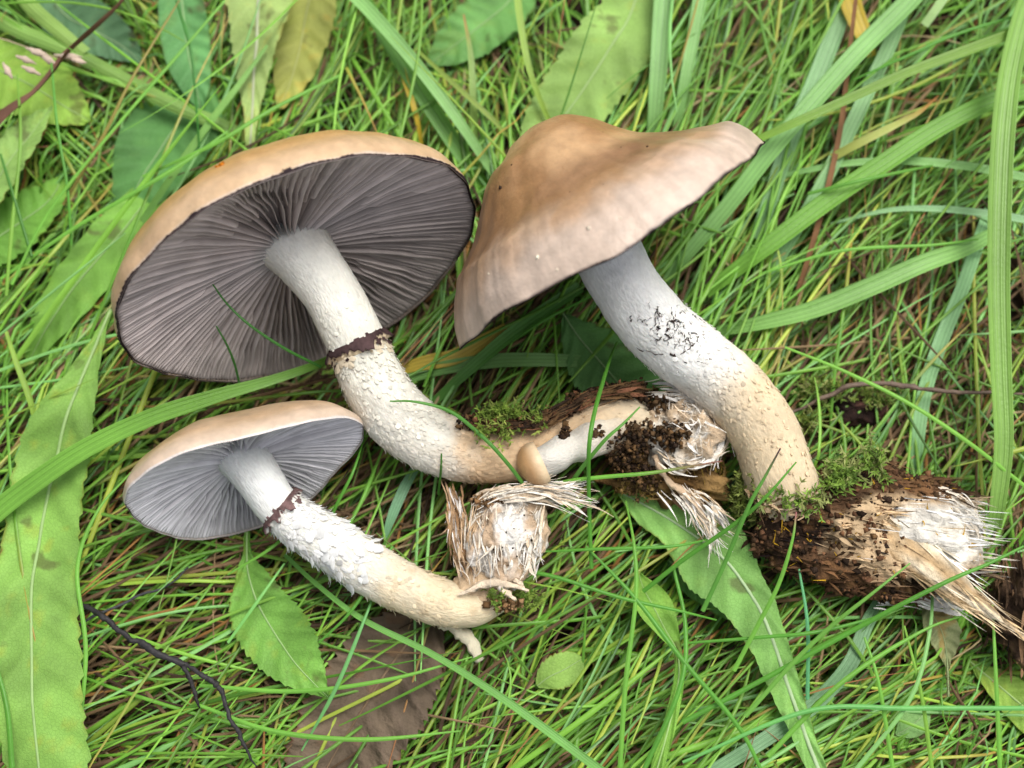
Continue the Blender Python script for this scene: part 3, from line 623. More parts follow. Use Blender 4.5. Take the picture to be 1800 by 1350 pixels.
# ------------------------------------------------------------------ rotten wood the bell mushroom grew on
tW = thing('rotten_wood_chunk', 'crumbly brown rotten wood chunk with white torn end and a pale pointed splinter', 'wood', P(1540, 960, -.4))
mb = MB(); n = 120; m = 80
c, ex = path([(1335, 900, .5, 70), (1372, 912, .6, 150), (1450, 928, .6, 185), (1530, 935, .55, 205), (1610, 940, .55, 195), (1670, 945, .5, 165), (1715, 945, .45, 100)], n)
t, a, b = frames(c); th = np.linspace(0, 2 * np.pi, m, endpoint=False); r = ex[:, 0] * scale(c[0]) / 2
d = a[:, None] * np.cos(th)[None, :, None] + b[:, None] * (np.sin(th)[None, :, None] * .62)
v = c[:, None] + d * r[:, None, None]
ax = unit(c[-1] - c[0]); per = unit(np.cross(ax, [0, 0, 1.0]))
al = (v - c[0]) @ ax; pe = (v - c[0]) @ per
grain = fbm(np.stack([al * .8, pe * 3.2, v[..., 2] * 3.2], -1), 4, 51)
v = v + unit(d) * (.2 * grain + .3 * fbm(v * 1.1, 4, 52))[..., None]
def pxl(v):
    rel = v - CP; dep = rel @ FW; return 900 + F * (rel @ RT) / dep, 675 - F * (rel @ UP) / dep
X_, Y_ = pxl(v)
def woodcol(v, grain):
    X_, Y_ = pxl(v); f = fbm(v * 2, 3, 54)
    c_ = mix((.022, .013, .008), (.15, .08, .04), smooth(-.5, .6, grain)[..., None]); c_ = mix(c_, np.array((.22, .11, .045)), (smooth(.2, .8, f) * .5)[..., None])
    wv = smooth(1.15, .8, np.hypot((X_ - 1655) / 92, (Y_ - 942) / 58) + .15 * f)
    c_ = mix(c_, np.array((.58, .42, .25)), smooth(1.3, .95, np.hypot((X_ - 1615) / 130, (Y_ - 945) / 68) + .25 * f)[..., None] * .9)
    return mix(c_, np.array((.74, .70, .62)), wv[..., None])
mb.add(v, grid(n, m, True), c=woodcol(v, grain).reshape(-1, 3))
for row, ce in ((0, c[0]), (n - 1, c[-1])):
    k = mb.n; mb.add([ce], c=np.array((.1, .06, .03))); rg = row * m + np.arange(m); mb.t.append(np.stack([rg, np.roll(rg, -1), np.full(m, k)], -1))
keep(mb); mb.build('wood_body', M_bark, tW)
def slivers(mb, vv, dd, gg, n, L, w, cf, lift=.08, dirn=None, jit=.10):
    i = rng.integers(0, len(vv), n); p = vv[i]; d_ = dd[i]; s = np.linspace(0, 1, 6); base = ax if dirn is None else dirn
    tg = unit(base + jit * rng.normal(size=(n, 3))); tg = tg * np.where(rng.random(n) < .75, 1, -1)[:, None]; ln = L * (.3 + rng.random(n) ** 1.5 * 1.2)
    cc = p[:, None] + tg[:, None] * (ln[:, None] * s)[..., None] + d_[:, None] * (.01 + (lift * rng.random(n) ** 2)[:, None] * (s - .25) ** 2 * 2)[..., None] - d_[:, None] * (.10 * (ln[:, None] * s) ** 2)[..., None] * .6
    hw = (w * (.3 + rng.random(n)))[:, None] * np.sin(np.pi * np.clip(s * .9 + .08, 0, 1))[None]
    k = np.clip(cf(p, gg[i]) * (1 + .35 * rng.normal(size=(n, 1))), .01, .9)
    ribbons3(mb, cc, hw, np.repeat(k[:, None], 6, 1), .5, rng.normal(size=n) * .5)
kb = (np.hypot((X_ - 1650) / 112, (Y_ - 943) / 64) > 1) | (unit(d)[..., 2] < 0)
mb = MB(); slivers(mb, v[kb], unit(d)[kb], grain[kb], 1500, .28, .04, lambda p, g_: woodcol(p, g_) * .85, .12, jit=.3); slivers(mb, v[kb], unit(d)[kb], grain[kb], 1200, .55, .02, lambda p, g_: woodcol(p, g_), .08, jit=.15); mb.build('wood_slivers', M_bark, tW, kind='stuff')
mb = MB(); crumbs(mb, v.reshape(-1, 3)[rng.integers(0, n * m * 5 // 8, 1600)], .065, BROWN + [(.13, .065, .035), (.2, .1, .05)]); pv = v[70:][(Y_[70:] < 880) | (Y_[70:] > 1000)]; crumbs(mb, pv[rng.integers(0, len(pv), 700)], .065, BROWN + [(.2, .1, .05)]); mb.build('wood_crumbs', M_crumb, tW, sm=False, kind='stuff')
mb = MB(); i = rng.integers(0, n * m, 260); frc = v.reshape(-1, 3)[i]; kk_ = X_.ravel()[i]
s = np.linspace(0, 1, 6); tg = unit(rng.normal(size=(260, 3)) + [0, 0, .4]); cc = frc[:, None] + tg[:, None] * (.22 * rng.random((260, 1)) * s)[..., None] + .06 * rng.normal(size=(260, 1, 3)) * (s ** 2)[None, :, None]
ribbons3(mb, cc, .018 * np.ones((260, 6)) * (1 - .8 * s), np.repeat(np.repeat([[.55, .32, .02]], 260, 0)[:, None], 6, 1), .3); mb.build('ochre_threads', M_moss, tW, kind='stuff')
mb = MB(); c2, ex2 = path([(1490, 900, .85, 20), (1560, 945, 1.2, 62), (1640, 1000, 1.3, 64), (1700, 1048, 1.2, 46), (1768, 1094, 1.05, 6)], 40)
t2, a2, b2 = frames(c2); m2 = 18; th = np.linspace(0, 2 * np.pi, m2, endpoint=False); r2 = ex2[:, 0] * scale(c2[0]) / 2
d2 = a2[:, None] * np.cos(th)[None, :, None] + b2[:, None] * (np.sin(th)[None, :, None] * .42); v2 = c2[:, None] + d2 * r2[:, None, None]
ax2 = unit(c2[-1] - c2[0]); pe2 = np.cross(ax2, [0, 0, 1.0]); g2 = fbm(np.stack([(v2 @ ax2) * .5, (v2 @ unit(pe2)) * 7, v2[..., 2] * 7], -1), 3, 58); v2 = v2 + unit(d2) * (.06 * g2)[..., None]
cs = mix((.50, .34, .18), (.80, .70, .52), smooth(-.5, .4, g2)[..., None])
mb.add(v2, grid(40, m2, True), c=cs.reshape(-1, 3)); keep(mb); 
slivers(mb, v2.reshape(-1, 3), unit(d2).reshape(-1, 3), g2.ravel(), 200, .8, .02, lambda p, g_: mix((.56, .4, .22), (.84, .76, .6), smooth(-.5, .4, g_)[..., None]), .04, ax2)
mb.build('pale_splinter', M_fibre, tW)
mb = MB(); kw = (X_ > 1570) & (Y_ < 1010) & (Y_ > 870) & (unit(d)[..., 2] > 0)
slivers(mb, v[kw], unit(d)[kw], grain[kw], 150, .7, .013, lambda p, g_: mix((.62, .46, .28), (.86, .84, .79), smooth(-.6, .1, g_)[..., None]), .03, jit=.07); 
for k in range(0):
    x0 = 1640 + 60 * rng.random(); y0 = 880 + 110 * rng.random(); L = 40 + 50 * rng.random()
    strand(mb, [(x0, y0, 1.3), (x0 + L * .5, y0 + L * .18, 1.35), (x0 + L, y0 + L * .45, 1.0 + .3 * rng.random())], [12, 8, 2], WHITE[(k % 2) * 3], 8, .05, k)
for k in range(0):
    x0 = 1600 + 80 * rng.random(); y0 = 1030 + 26 * rng.random(); L = 60 + 60 * rng.random()
    strand(mb, [(x0 - 60, y0, .5), (x0, y0 + 8, .5), (x0 + L * .6, y0 + L * .35, .3)], [4, 12, 2], (.84, .81, .76), 8, .05, k + 60)
shreds(mb, [(1640, 870, 1.2), (1685, 888, 1.1), (1728, 935, .85)], 40, 6, WHITE[:2], 10, .05, (.15, .4), .4); shreds(mb, [(1640, 960, 1.2), (1680, 972, 1.05), (1708, 990, .85)], 34, 6, WHITE[:2], 9, .05, (.15, .4), .4); shreds(mb, [(1540, 1050, .4), (1610, 1050, .4), (1690, 1066, .3)], 60, 8, WHITE[3:], 8, .1, (.2, .6))
mb.build('white_torn_fibres', M_fibre, tW, kind='stuff')
mb = MB(); shreds(mb, [(1310, 862, 1.3), (1350, 888, 1.5), (1400, 893, 1.5), (1445, 868, 1.3)], 130, 9, [(.62, .48, .32), (.3, .2, .1), (.12, .07, .04), (.5, .36, .22)], 9, .15, (.06, .2)); crumbs(mb, np.vstack([cloud(1350, 895, 1.3, 30, 14, .2, 120), cloud(1420, 890, 1.35, 36, 14, .2, 120)]), .05, BROWN + [(.4, .28, .16)]); mb.build('stem_foot_litter', M_bark, tW, kind='stuff')
mb = MB(); moss(mb, np.vstack([cloud(1475, 840, 1.3, 32, 24, .2, 130, 10), cloud(1535, 812, 1.2, 22, 24, .2, 80), cloud(1385, 882, 1.5, 60, 10, .1, 90, -3), cloud(1430, 880, 1.3, 20, 16, .1, 30)]), .34, .026, ((.2, .32, .05), (.13, .22, .04), (.27, .3, .1)))
moss(mb, np.vstack([cloud(1315, 880, .9, 30, 50, .3, 170, 20), cloud(1335, 850, 1.25, 16, 30, .15, 60)]), .24, .02, ((.13, .17, .03), (.2, .24, .06), (.08, .1, .02)))
mb.build('moss_tuft', M_moss, tW, kind='stuff')
# second lump at the right
tX = thing('bark_lump', 'dark brown crumbly lump of bark lying beyond the tip of the pale splinter', 'bark', P(1790, 1085, -1))
mb = MB(); ce = P(1800, 1085, -.1); k_ = scale(ce)
vv = blob(mb, ce, (55 * k_, 75 * k_, .8), 0, .35, 2.5, 15, cfun=lambda v, d: mix((.03, .018, .012), (.2, .12, .07), smooth(-.4, .6, fbm(v * np.array([2, 5, 2]), 4, 19))[..., None]))
keep(mb); mb.build('lump_body', M_bark, tX)
mb = MB(); slivers(mb, vv.reshape(-1, 3), unit(vv - ce).reshape(-1, 3), fbm(vv * 2, 3, 3).ravel(), 500, .5, .04, lambda p, g_: mix((.04, .025, .015), (.22, .13, .07), smooth(-.5, .5, g_)[..., None]), .25, np.array([0.1, 1, 0])); mb.build('bark_slivers', M_bark, tX, kind='stuff')

# ------------------------------------------------------------------ broad leaves
def leaf(label, pts, cl, teeth=0, fold=.25, name='leaf', cat='leaf', rib=(.38, .5, .25), ribw=7, mottle=.25, nlat=9, material=None, group=None, wave=.28, tooth=.10, quilt=.03, holes=False):
    n, m = 150, 25; pts = [(p[0], p[1], p[2] + .15, *p[3:]) for p in pts]
    c, ex = path(pts, n); k = np.array([scale(p) for p in c]); t = unit(np.gradient(c, axis=0)); s = unit(np.cross(t, [0, 0, 1.0])); up = np.cross(s, t)
    u = np.linspace(-1, 1, m); vv_ = np.linspace(0, 1, n); seed = int(abs(pts[0][0]) + abs(pts[0][1]))
    hl, hr = ex[:, 0] * k, ex[:, 1] * k
    if teeth:
        for h, ph in ((hl, 0.0), (hr, .37)):
            x = vv_ * teeth * 1.0 + ph + .35 * vn(np.stack([vv_ * 7, vv_ * 0 + ph, vv_ * 0], -1), seed); h *= 1 + tooth * ((x % 1) - .5) + .03 * vn(np.stack([vv_ * 30, vv_ * 0, vv_ * 0], -1), seed + 1)
    hw = np.where(u[None] < 0, hl[:, None], hr[:, None]); off = u[None] * hw
    v = c[:, None] + s[:, None] * off[..., None]
    lat = np.sin(2 * np.pi * (vv_[:, None] * nlat - np.abs(u)[None] * 1.1))
    lift = fold * np.abs(off) + quilt * lat * np.abs(u)[None] ** .5 + wave * fbm(v * .55, 2, seed)
    v = v + up[:, None] * lift[..., None]
    f = fbm(v * .9, 3, seed + 2)[..., None]; f2 = fbm(v * 2.6, 3, seed + 5)[..., None]
    cl = np.asarray(cl) * (np.array((1.18, 1.10, 1.15)) if material is None else 1.0); cc = cl * (1 + .30 * f + .10 * f2)
    cc = mix(cc, np.asarray(cl) * np.array((1.5, .9, .6)), smooth(.35, .9, f2) * mottle)
    cc = mix(cc, np.asarray(cl) * np.array((1.25, 1.2, 1.3)), (smooth(.6, 1, lat) * .3 * smooth(.05, .2, np.abs(u))[None])[..., None])
    cc = mix(cc, np.asarray(cl) * np.array((.9, .55, .4)), (smooth(.9, 1, np.abs(u))[None] * smooth(0, .7, f[..., 0]))[..., None])
    root = thing(name, label, cat, (*c[:, :2].mean(0), c[:, 2].min()), group)
    mb = MB(); mb.add(v, grid(n, m), c=np.clip(cc, 0, 1).reshape(-1, 3), u=np.stack(np.broadcast_arrays(u[None] * .5 + .5, vv_[:, None]), -1)); (LEAFV if material is None else DEADV).append(mb.verts())
    mb.build('blade', material or M_leaf, root)
    if rib is not None:
        mb = MB(); w_ = ribw * k * np.interp(vv_, [0, .15, .6, 1], [.35, .6, 1, 1]) if ribw > 0 else -ribw * k * np.interp(vv_, [0, .4, .85, 1], [1, 1, .6, .3])
        ce = c + up * (wave * fbm(c * .55, 2, seed) + .012)[:, None]
        tube(mb, ce, w_ * .33, 8, np.asarray(rib) * .6 + np.asarray(cl) * .45, rn=.1, flat=.7); mb.build('midrib', M_rib, root)
    return root
G1, G2, G3, G4 = (.20, .40, .075), (.155, .36, .06), (.12, .32, .05), (.12, .32, .10)
leaf('long pale green leaf with brown spots and toothed edge, crossed by a sedge blade', [(196, 545, .1, 3, 3), (172, 600, .2, 12, 12), (135, 690, .35, 36, 34), (100, 780, .4, 62, 66), (78, 870, .4, 70, 68), (62, 960, .4, 78, 62), (55, 1080, .45, 84, 68), (62, 1220, .4, 88, 66), (72, 1360, .3, 90, 62), (85, 1500, .1, 85, 60), (110, 1640, -.3, 50, 40), (130, 1720, -.6, 4, 4)], G1, 34, .1, ribw=-9, nlat=16, mottle=.5)
leaf('pointed green leaf with toothed edge hanging below the small mushroom cap', [(434, 935, -.3, 5, 5), (434, 975, -.2, 10, 9), (437, 1010, -.1, 30, 26), (452, 1060, .05, 50, 56), (480, 1110, .1, 62, 60), (515, 1160, .1, 56, 46), (550, 1198, .1, 32, 24), (579, 1226, .1, 2, 2)], G2, 22, .12, ribw=-5, mottle=.45, nlat=8)
leaf('broad green leaf with white midrib curving away from under the torn foot', [(1085, 862, -.1, 3, 3), (1130, 885, 0, 28, 30), (1190, 922, .1, 52, 44), (1245, 960, .15, 64, 74), (1290, 1003, .2, 42, 74), (1328, 1062, .25, 32, 56), (1358, 1130, .25, 26, 44), (1385, 1205, .25, 22, 34), (1412, 1280, .2, 17, 26), (1440, 1360, .1, 14, 20), (1470, 1460, -.3, 10, 12), (1490, 1540, -.8, 5, 5)], (.20, .43, .10), 44, .12, tooth=.05, rib=(.55, .62, .45), ribw=11, nlat=11, mottle=.1, quilt=.035)
leaf('dark green triangular leaf tip showing between two mushroom stems', [(990, 552, -.1, 2, 2), (1015, 590, -.1, 36, 34), (1050, 630, -.1, 62, 60), (1090, 675, -.2, 78, 70), (1130, 725, -.3, 75, 70), (1180, 780, -.5, 40, 40)], (.09, .23, .06), 12, .08, ribw=-4, mottle=.05)
leaf('pale green leaf with brown specks and saw edge behind the bell cap', [(1150, -90, -.6, 30, 30), (1128, -30, -.5, 48, 44), (1100, 45, -.4, 64, 58), (1067, 95, -.3, 68, 66), (1030, 150, -.3, 66, 66), (995, 200, -.35, 60, 62), (960, 250, -.4, 50, 50), (930, 300, -.5, 20, 20)], (.24, .42, .10), 20, .15, ribw=-6, mottle=.25)
leaf('narrow pale leaf with whitish midrib tapering down behind the gilled cap', [(462, -110, -.5, 40, 40), (456, -30, -.4, 64, 60), (452, 30, -.3, 62, 50), (450, 80, -.3, 42, 44), (447, 140, -.3, 26, 30), (445, 190, -.3, 14, 17), (443, 250, -.4, 8, 9), (440, 310, -.8, 4, 4)], (.29, .43, .13), 16, .15, rib=(.5, .46, .42), ribw=-9, mottle=.35)
leaf('yellowing green leaf with brown blotches beside a pale tapering leaf', [(560, -110, -.9, 30, 30), (548, -30, -.9, 46, 50), (535, 40, -.9, 50, 50), (522, 100, -.9, 44, 46), (508, 150, -.95, 30, 28), (495, 195, -1.0, 6, 6)], (.33, .38, .09), 10, .12, mottle=.35, rib=(.42, .45, .2), ribw=-5)
leaf('bluish green upright leaf among grass stalks in the shade', [(318, -60, -.8, 30, 30), (322, 20, -.7, 40, 42), (330, 90, -.7, 44, 42), (345, 150, -.8, 28, 28), (355, 195, -1, 3, 3)], G4, 0, .15, ribw=-5)
leaf('wide mid green leaf lying low beneath crossing grass, left of the big cap', [(375, 150, -1.1, 5, 5), (340, 185, -1.0, 66, 60), (295, 235, -.9, 85, 78), (262, 290, -.9, 74, 66), (235, 345, -1, 46, 40), (215, 400, -1.2, 6, 6)], (.10, .27, .07), 0, .08, mottle=.1, ribw=-5, wave=.2)
leaf('dark bluish leaf at the base of the pale stalks', [(70, -40, -1.2, 30, 30), (110, 20, -1.1, 46, 46), (160, 50, -1.1, 50, 46), (215, 80, -1.2, 30, 30), (250, 110, -1.3, 3, 3)], (.10, .22, .10), 0, .1, ribw=-4)
leaf('broad yellow green leaf with toothed edge under the grass seed head', [(-60, 90, -.6, 40, 40), (0, 125, -.5, 66, 60), (50, 150, -.45, 72, 66), (100, 182, -.5, 56, 50), (140, 205, -.6, 26, 24), (158, 215, -.7, 3, 3)], (.23, .42, .06), 14, .1, ribw=-5, mottle=.2)
leaf('light green folded leaf tip with a bitten edge at the brown dry blade', [(-70, 400, -.4, 40, 40), (-10, 330, -.2, 44, 40), (30, 275, -.1, 36, 36), (62, 228, 0, 26, 24), (95, 190, .1, 2, 2)], (.25, .44, .11), 8, .4, ribw=-4, mottle=.2)
leaf('green saw edged leaf lying under thin grass beside the long spotted leaf', [(-80, 470, -.9, 40, 40), (-10, 425, -.8, 55, 50), (40, 385, -.7, 52, 46), (85, 345, -.7, 38, 30), (108, 300, -.8, 3, 3)], (.14, .34, .05), 12, .1, ribw=-5)
leaf('bright smooth green leaf half hidden behind the rim of the big gilled cap', [(300, 290, -1, 10, 10), (262, 340, -.9, 36, 32), (215, 405, -.8, 50, 44), (165, 470, -.75, 52, 46), (115, 540, -.8, 44, 40), (75, 600, -.9, 26, 24), (45, 650, -1.1, 3, 3)], (.17, .38, .06), 0, .12, ribw=-5, mottle=.1)
leaf('hazy green leaf low in the grass behind two sedge blades', [(930, -60, -1.3, 30, 30), (885, 5, -1.2, 52, 48), (835, 50, -1.2, 56, 52), (790, 85, -1.3, 36, 36), (750, 115, -1.4, 4, 4)], (.13, .32, .08), 8, .1, ribw=-4)
leaf('slim soft green leaf narrowing into a long pale stalk among fine grass', [(1122, 1005, -.1, 4, 4), (1132, 1035, .0, 24, 26), (1150, 1070, .05, 34, 30), (1170, 1108, .1, 24, 18), (1188, 1142, .15, 10, 8), (1192, 1180, .2, 9, 8), (1185, 1230, .25, 11, 10), (1170, 1290, .25, 12, 11), (1150, 1365, .2, 11, 11), (1130, 1440, 0, 9, 9)], (.22, .47, .07), 0, .3, ribw=5, mottle=.1, nlat=5)
leaf('small round yellow speckled leaf under crossing grass blades', [(945, 1205, -.5, 5, 5), (965, 1190, -.4, 26, 24), (990, 1178, -.4, 32, 30), (1012, 1165, -.45, 22, 22), (1024, 1158, -.5, 3, 3)], (.20, .36, .07), 10, .1, ribw=-3, mottle=.6, nlat=4, quilt=.006, wave=.1)
leaf('dull green leaf shaded under the curving broad leaf', [(1175, 985, -.9, 5, 5), (1210, 1010, -.8, 36, 30), (1260, 1040, -.8, 44, 36), (1310, 1075, -.9, 30, 26), (1350, 1105, -1, 3, 3)], (.13, .32, .08), 0, .1, ribw=-4)
leaf('thin olive leaf eaten to lace below the wood chunk', [(1628, 1062, -.3, 5, 5), (1640, 1085, -.2, 26, 24), (1655, 1112, -.2, 32, 30), (1664, 1142, -.2, 22, 20), (1668, 1175, -.3, 4, 4), (1668, 1225, -.5, 3, 3)], (.27, .32, .14), 7, .2, ribw=3, mottle=.7)
leaf('small oval pale green leaf in a dark gap of the grass', [(1575, 1292, -.8, 3, 3), (1595, 1282, -.7, 24, 18), (1618, 1264, -.7, 28, 22), (1636, 1240, -.8, 3, 3)], (.20, .40, .12), 0, .1, ribw=-3, mottle=.05, nlat=4, quilt=.006, wave=.1)
leaf('blurred yellow green leaf pointing towards the bark lump', [(1705, 1160, -1.1, 3, 3), (1745, 1195, -1, 24, 22), (1800, 1245, -1, 40, 36), (1870, 1300, -1, 44, 40), (1950, 1370, -1.2, 5, 5)], (.25, .44, .07), 0, .2, ribw=-5)
for lb, pts in (('brown withered leaf under grass below the rootlet of the small mushroom', [(770, 1070, -.8, 10, 10), (725, 1120, -.6, 72, 66), (680, 1180, -.5, 100, 88), (635, 1250, -.5, 104, 92), (590, 1320, -.6, 88, 84), (550, 1400, -.8, 60, 60), (520, 1460, -1, 5, 5)]), ('brown dead leaf beneath the grass beside the thick upright sedge blade', [(1520, 290, -2.2, 5, 5), (1565, 310, -2, 50, 50), (1625, 325, -1.9, 62, 60), (1680, 350, -2, 40, 40), (1720, 372, -2.2, 4, 4)]), ('dark brown dead leaf in the gap behind the bell cap tip', [(1200, 160, -2.5, 5, 5), (1235, 110, -2.3, 50, 50), (1275, 50, -2.3, 62, 60), (1310, -20, -2.4, 40, 40), (1330, -60, -2.6, 4, 4)])):
    leaf(lb, pts, (.155, .115, .078), 24, .1, name='dead_leaf', tooth=.12, rib=(.26, .17, .09), ribw=-6, mottle=.3, material=M_dead, wave=.35, quilt=.06)

# ------------------------------------------------------------------ wide sedge blades, one by one
BRT, PAL, DRK, YEL = (.18, .40, .055), (.24, .48, .14), (.10, .27, .03), (.55, .40, .04)
def blade(label, pts, w, cl, tip=None, fold=.3, group=None, name='sedge', cat='grass', twist=0.0, mt=None, n=60, taper=(1, 1), two=0.0):
    c, _ = path(pts, n); x = np.linspace(0, 1, n); k = np.array([scale(p) for p in c])
    w_ = np.interp(x, np.linspace(0, 1, len(np.atleast_1d(w))), np.atleast_1d(w)) * k / 2
    if taper[0] < 1: w_ = w_ * np.interp(x, [0, .1], [taper[0], 1])
    if taper[1] < 1: w_ = w_ * np.interp(x, [.75, 1], [1, taper[1]])
    cc = np.asarray(cl) * (1 + .12 * fbm(c * .6, 3, int(abs(pts[0][0]))))[:, None]
    if tip is not None: cc = mix(cc, np.asarray(tip), smooth(tip[3] if len(tip) > 3 else .7, 1, x)[:, None]) if len(tip) == 3 else mix(cc, np.asarray(tip[:3]), smooth(tip[3], 1, x)[:, None])
    mb = MB(); ribbons(mb, c[None], w_[None], cc[None], fold, roll=np.array([x * twist]) if twist else None)
    return tag(mb.build(name, mt or M_sedge), label, cat, group)
blade('long bright sedge blade curving over the spotted leaf to the mushroom stem', [(-60, 960, .5), (-10, 905, .7), (60, 850, .9), (150, 790, 1.1), (260, 737, 1.2), (380, 697, 1.1), (480, 668, .9), (560, 640, .6), (620, 610, .2)], [40, 38, 34, 30, 18, 12], BRT, fold=.25)
blade('pale glossy sedge blade slanting down between the two large caps', [(560, -60, .6), (630, 0, .7), (720, 100, .7), (800, 205, .5), (870, 310, 0), (890, 345, -.5)], [26, 24, 20, 12], PAL)
blade('darker sedge blade lying just under the pale slanting one', [(640, 0, .1), (700, 100, .2), (770, 210, .1), (830, 300, -.2), (870, 360, -.7)], [24, 30, 30, 24], DRK)
blade('slim yellow green blade bending beside the bell cap', [(905, -50, .7), (915, 40, .7), (930, 120, .6), (955, 190, .2), (975, 230, -.3)], [14, 12, 7], (.3, .46, .08))
blade('short straight light blade with a brown tip behind the gilled cap', [(835, 260, -.5), (832, 180, .2), (828, 100, .4), (815, 25, .4)], [13, 13, 11, 3], (.3, .46, .12), tip=(.4, .25, .08))
blade('curved orange yellow withered blade behind the gilled cap', [(670, 30, -.1), (695, 85, .1), (715, 150, .2), (732, 205, .1), (742, 260, -.4)], [8, 12, 10, 6], YEL, cat='grass', name='dry_grass')
blade('slanting olive blade ending at the gap between the caps', [(735, 90, .3), (800, 150, .4), (860, 205, .3), (905, 252, 0)], [6, 9, 9, 6], (.25, .36, .06))
blade('upright pale two toned blade right of the speckled leaf', [(1172, -60, .3), (1166, 0, .4), (1158, 110, .3), (1152, 190, 0), (1148, 240, -.4)], [34, 34, 30, 22], (.24, .46, .15), fold=.4)
blade('upright light blade standing above the bell cap saddle', [(1240, -60, .2), (1230, 0, .3), (1210, 110, .2), (1195, 190, -.1), (1188, 240, -.5)], [26, 24, 20, 14], PAL)
blade('steep pale blade behind the long glossy diagonal one', [(1510, -70, .0), (1480, 20, .1), (1430, 150, .1), (1390, 240, 0), (1360, 330, -.2), (1330, 420, -.5)], [32, 32, 30, 24], (.25, .47, .2))
blade('long glossy pale diagonal blade passing the tip of the bell cap', [(1650, -60, .9), (1595, 5, 1.0), (1500, 100, 1.0), (1400, 212, .9), (1345, 278, .7), (1280, 362, .3), (1210, 445, -.1), (1160, 510, -.6)], [36, 34, 33, 30, 28, 16], PAL, fold=.35)
blade('pale grey green blade crossing behind the brown stalk', [(1600, -40, .2), (1575, 50, .3), (1530, 150, .3), (1480, 255, .2), (1445, 325, .1), (1390, 420, -.2), (1335, 510, -.6)], [24, 26, 26, 24, 18], (.24, .46, .18))
blade('narrow olive blade sloping from the bell cap tip up to the frame edge', [(1860, 25, 1.3), (1790, 55, 1.5), (1690, 92, 1.6), (1590, 130, 1.55), (1490, 175, 1.5), (1400, 215, 1.4), (1330, 246, 1.15), (1290, 262, .8)], [20, 20, 18, 17, 12], (.2, .36, .05))
blade('wide ribbed blade sloping across to meet the thick upright blade', [(1870, 145, .4), (1800, 163, .6), (1740, 180, .7), (1650, 225, .7), (1550, 290, .6), (1460, 350, .4), (1340, 440, .1), (1240, 515, -.5)], [28, 32, 34, 34, 32, 22], BRT, fold=.35)
blade('thick upright ribbed sedge blade standing in front of all others', [(1835, -60, 1.4), (1800, 20, 1.6), (1775, 120, 1.7), (1762, 220, 1.7), (1755, 350, 1.6), (1753, 500, 1.4), (1757, 650, 1.2), (1762, 780, 1.0), (1752, 885, .7), (1745, 930, .3)], [36, 38, 42, 42, 40, 38, 34, 26], (.22, .40, .08), fold=.4)
blade('slim pale blade arching almost level behind the thick upright one', [(1870, 330, .3), (1800, 312, .4), (1720, 296, .4), (1640, 286, .3), (1560, 283, .2), (1470, 290, .1), (1340, 316, -.3)], [16, 17, 16, 12, 8], PAL)
blade('thin whitish green blade lower down behind the thick upright one', [(1870, 398, .2), (1800, 386, .3), (1720, 374, .3), (1640, 367, .2), (1560, 370, 0), (1460, 393, -.4)], [14, 15, 13, 9, 4], (.3, .54, .25))
blade('wide glossy blade sloping towards the stem of the bell mushroom', [(1740, 415, .3), (1690, 440, .5), (1620, 465, .6), (1530, 505, .5), (1430, 545, .3), (1330, 570, .0), (1260, 583, -.4)], [24, 32, 34, 33, 28, 18], (.24, .47, .12), fold=.4)
blade('smooth pale blade bending down towards the mossy wood chunk', [(1740, 370, -.3), (1718, 430, -.1), (1690, 510, 0), (1650, 610, 0), (1625, 690, -.1), (1613, 770, -.2), (1610, 830, -.4)], [22, 24, 26, 26, 22], (.24, .48, .2), fold=.15)
blade('short yellow blade with an orange brown tip', [(1462, 278, .2), (1510, 252, .5), (1570, 222, .6), (1615, 198, .6), (1650, 168, .5)], [15, 16, 14, 9, 2], (.45, .5, .12), tip=(.45, .18, .04, .55), name='dry_grass')
blade('broad yellow withered blade behind the glossy diagonal blade', [(1480, -60, .1), (1495, 10, .2), (1515, 60, .2), (1532, 100, 0)], [40, 40, 34, 16], YEL, name='dry_grass')
blade('thin brown dry stalk leaning between the pale blades', [(1505, -10, .8), (1492, 100, .4), (1478, 220, .3), (1455, 330, .2), (1425, 440, -.1), (1400, 520, -.5)], [7, 9, 10, 9], (.22, .11, .05), mt=M_straw, name='dry_grass', cat='stalk')
blade('cut pale blade end hanging in from the top', [(1625, 45, .6), (1650, 10, .7), (1690, -50, .7)], [15, 16, 16], (.36, .55, .2))
blade('soft grey green blade under the grass below the wood chunk', [(1545, 1060, -.2), (1522, 1100, 0), (1495, 1165, .1), (1450, 1220, 0), (1400, 1262, 0), (1320, 1315, .1), (1230, 1370, 0)], [22, 27, 28, 26, 24], (.22, .42, .2), fold=.15)
blade('faded yellow blade lying in the gap below the bell cap edge', [(690, 655, -.2), (740, 640, 0), (800, 628, .1), (850, 600, .1), (890, 575, -.1)], [16, 28, 28, 16], (.5, .38, .06), name='dry_grass', mt=M_sedge)
blade('flat green blade lying level beside the dark triangular leaf', [(720, 662, -.1), (790, 645, .1), (880, 634, .2), (960, 633, .2), (1030, 636, 0)], [22, 26, 26, 22], (.16, .34, .09), fold=.15)
blade('dark blade slanting up under the bell cap gills', [(760, 710, -.1), (820, 655, .2), (890, 595, .3), (960, 545, .2), (1020, 505, -.1)], [14, 22, 26, 22], (.10, .27, .05))
blade('pale bluish blade below the bent stem', [(735, 815, -.1), (712, 855, .1), (692, 900, .1), (676, 945, -.1)], [14, 19, 18, 10], (.22, .45, .24), fold=.15)
blade('long straight green blade running from the small stem to the bottom', [(500, 975, .2), (560, 1030, .5), (640, 1090, .7), (760, 1150, .8), (880, 1225, .9), (990, 1305, .9), (1090, 1380, .8)], [7, 10, 12, 15, 16], (.17, .42, .08))
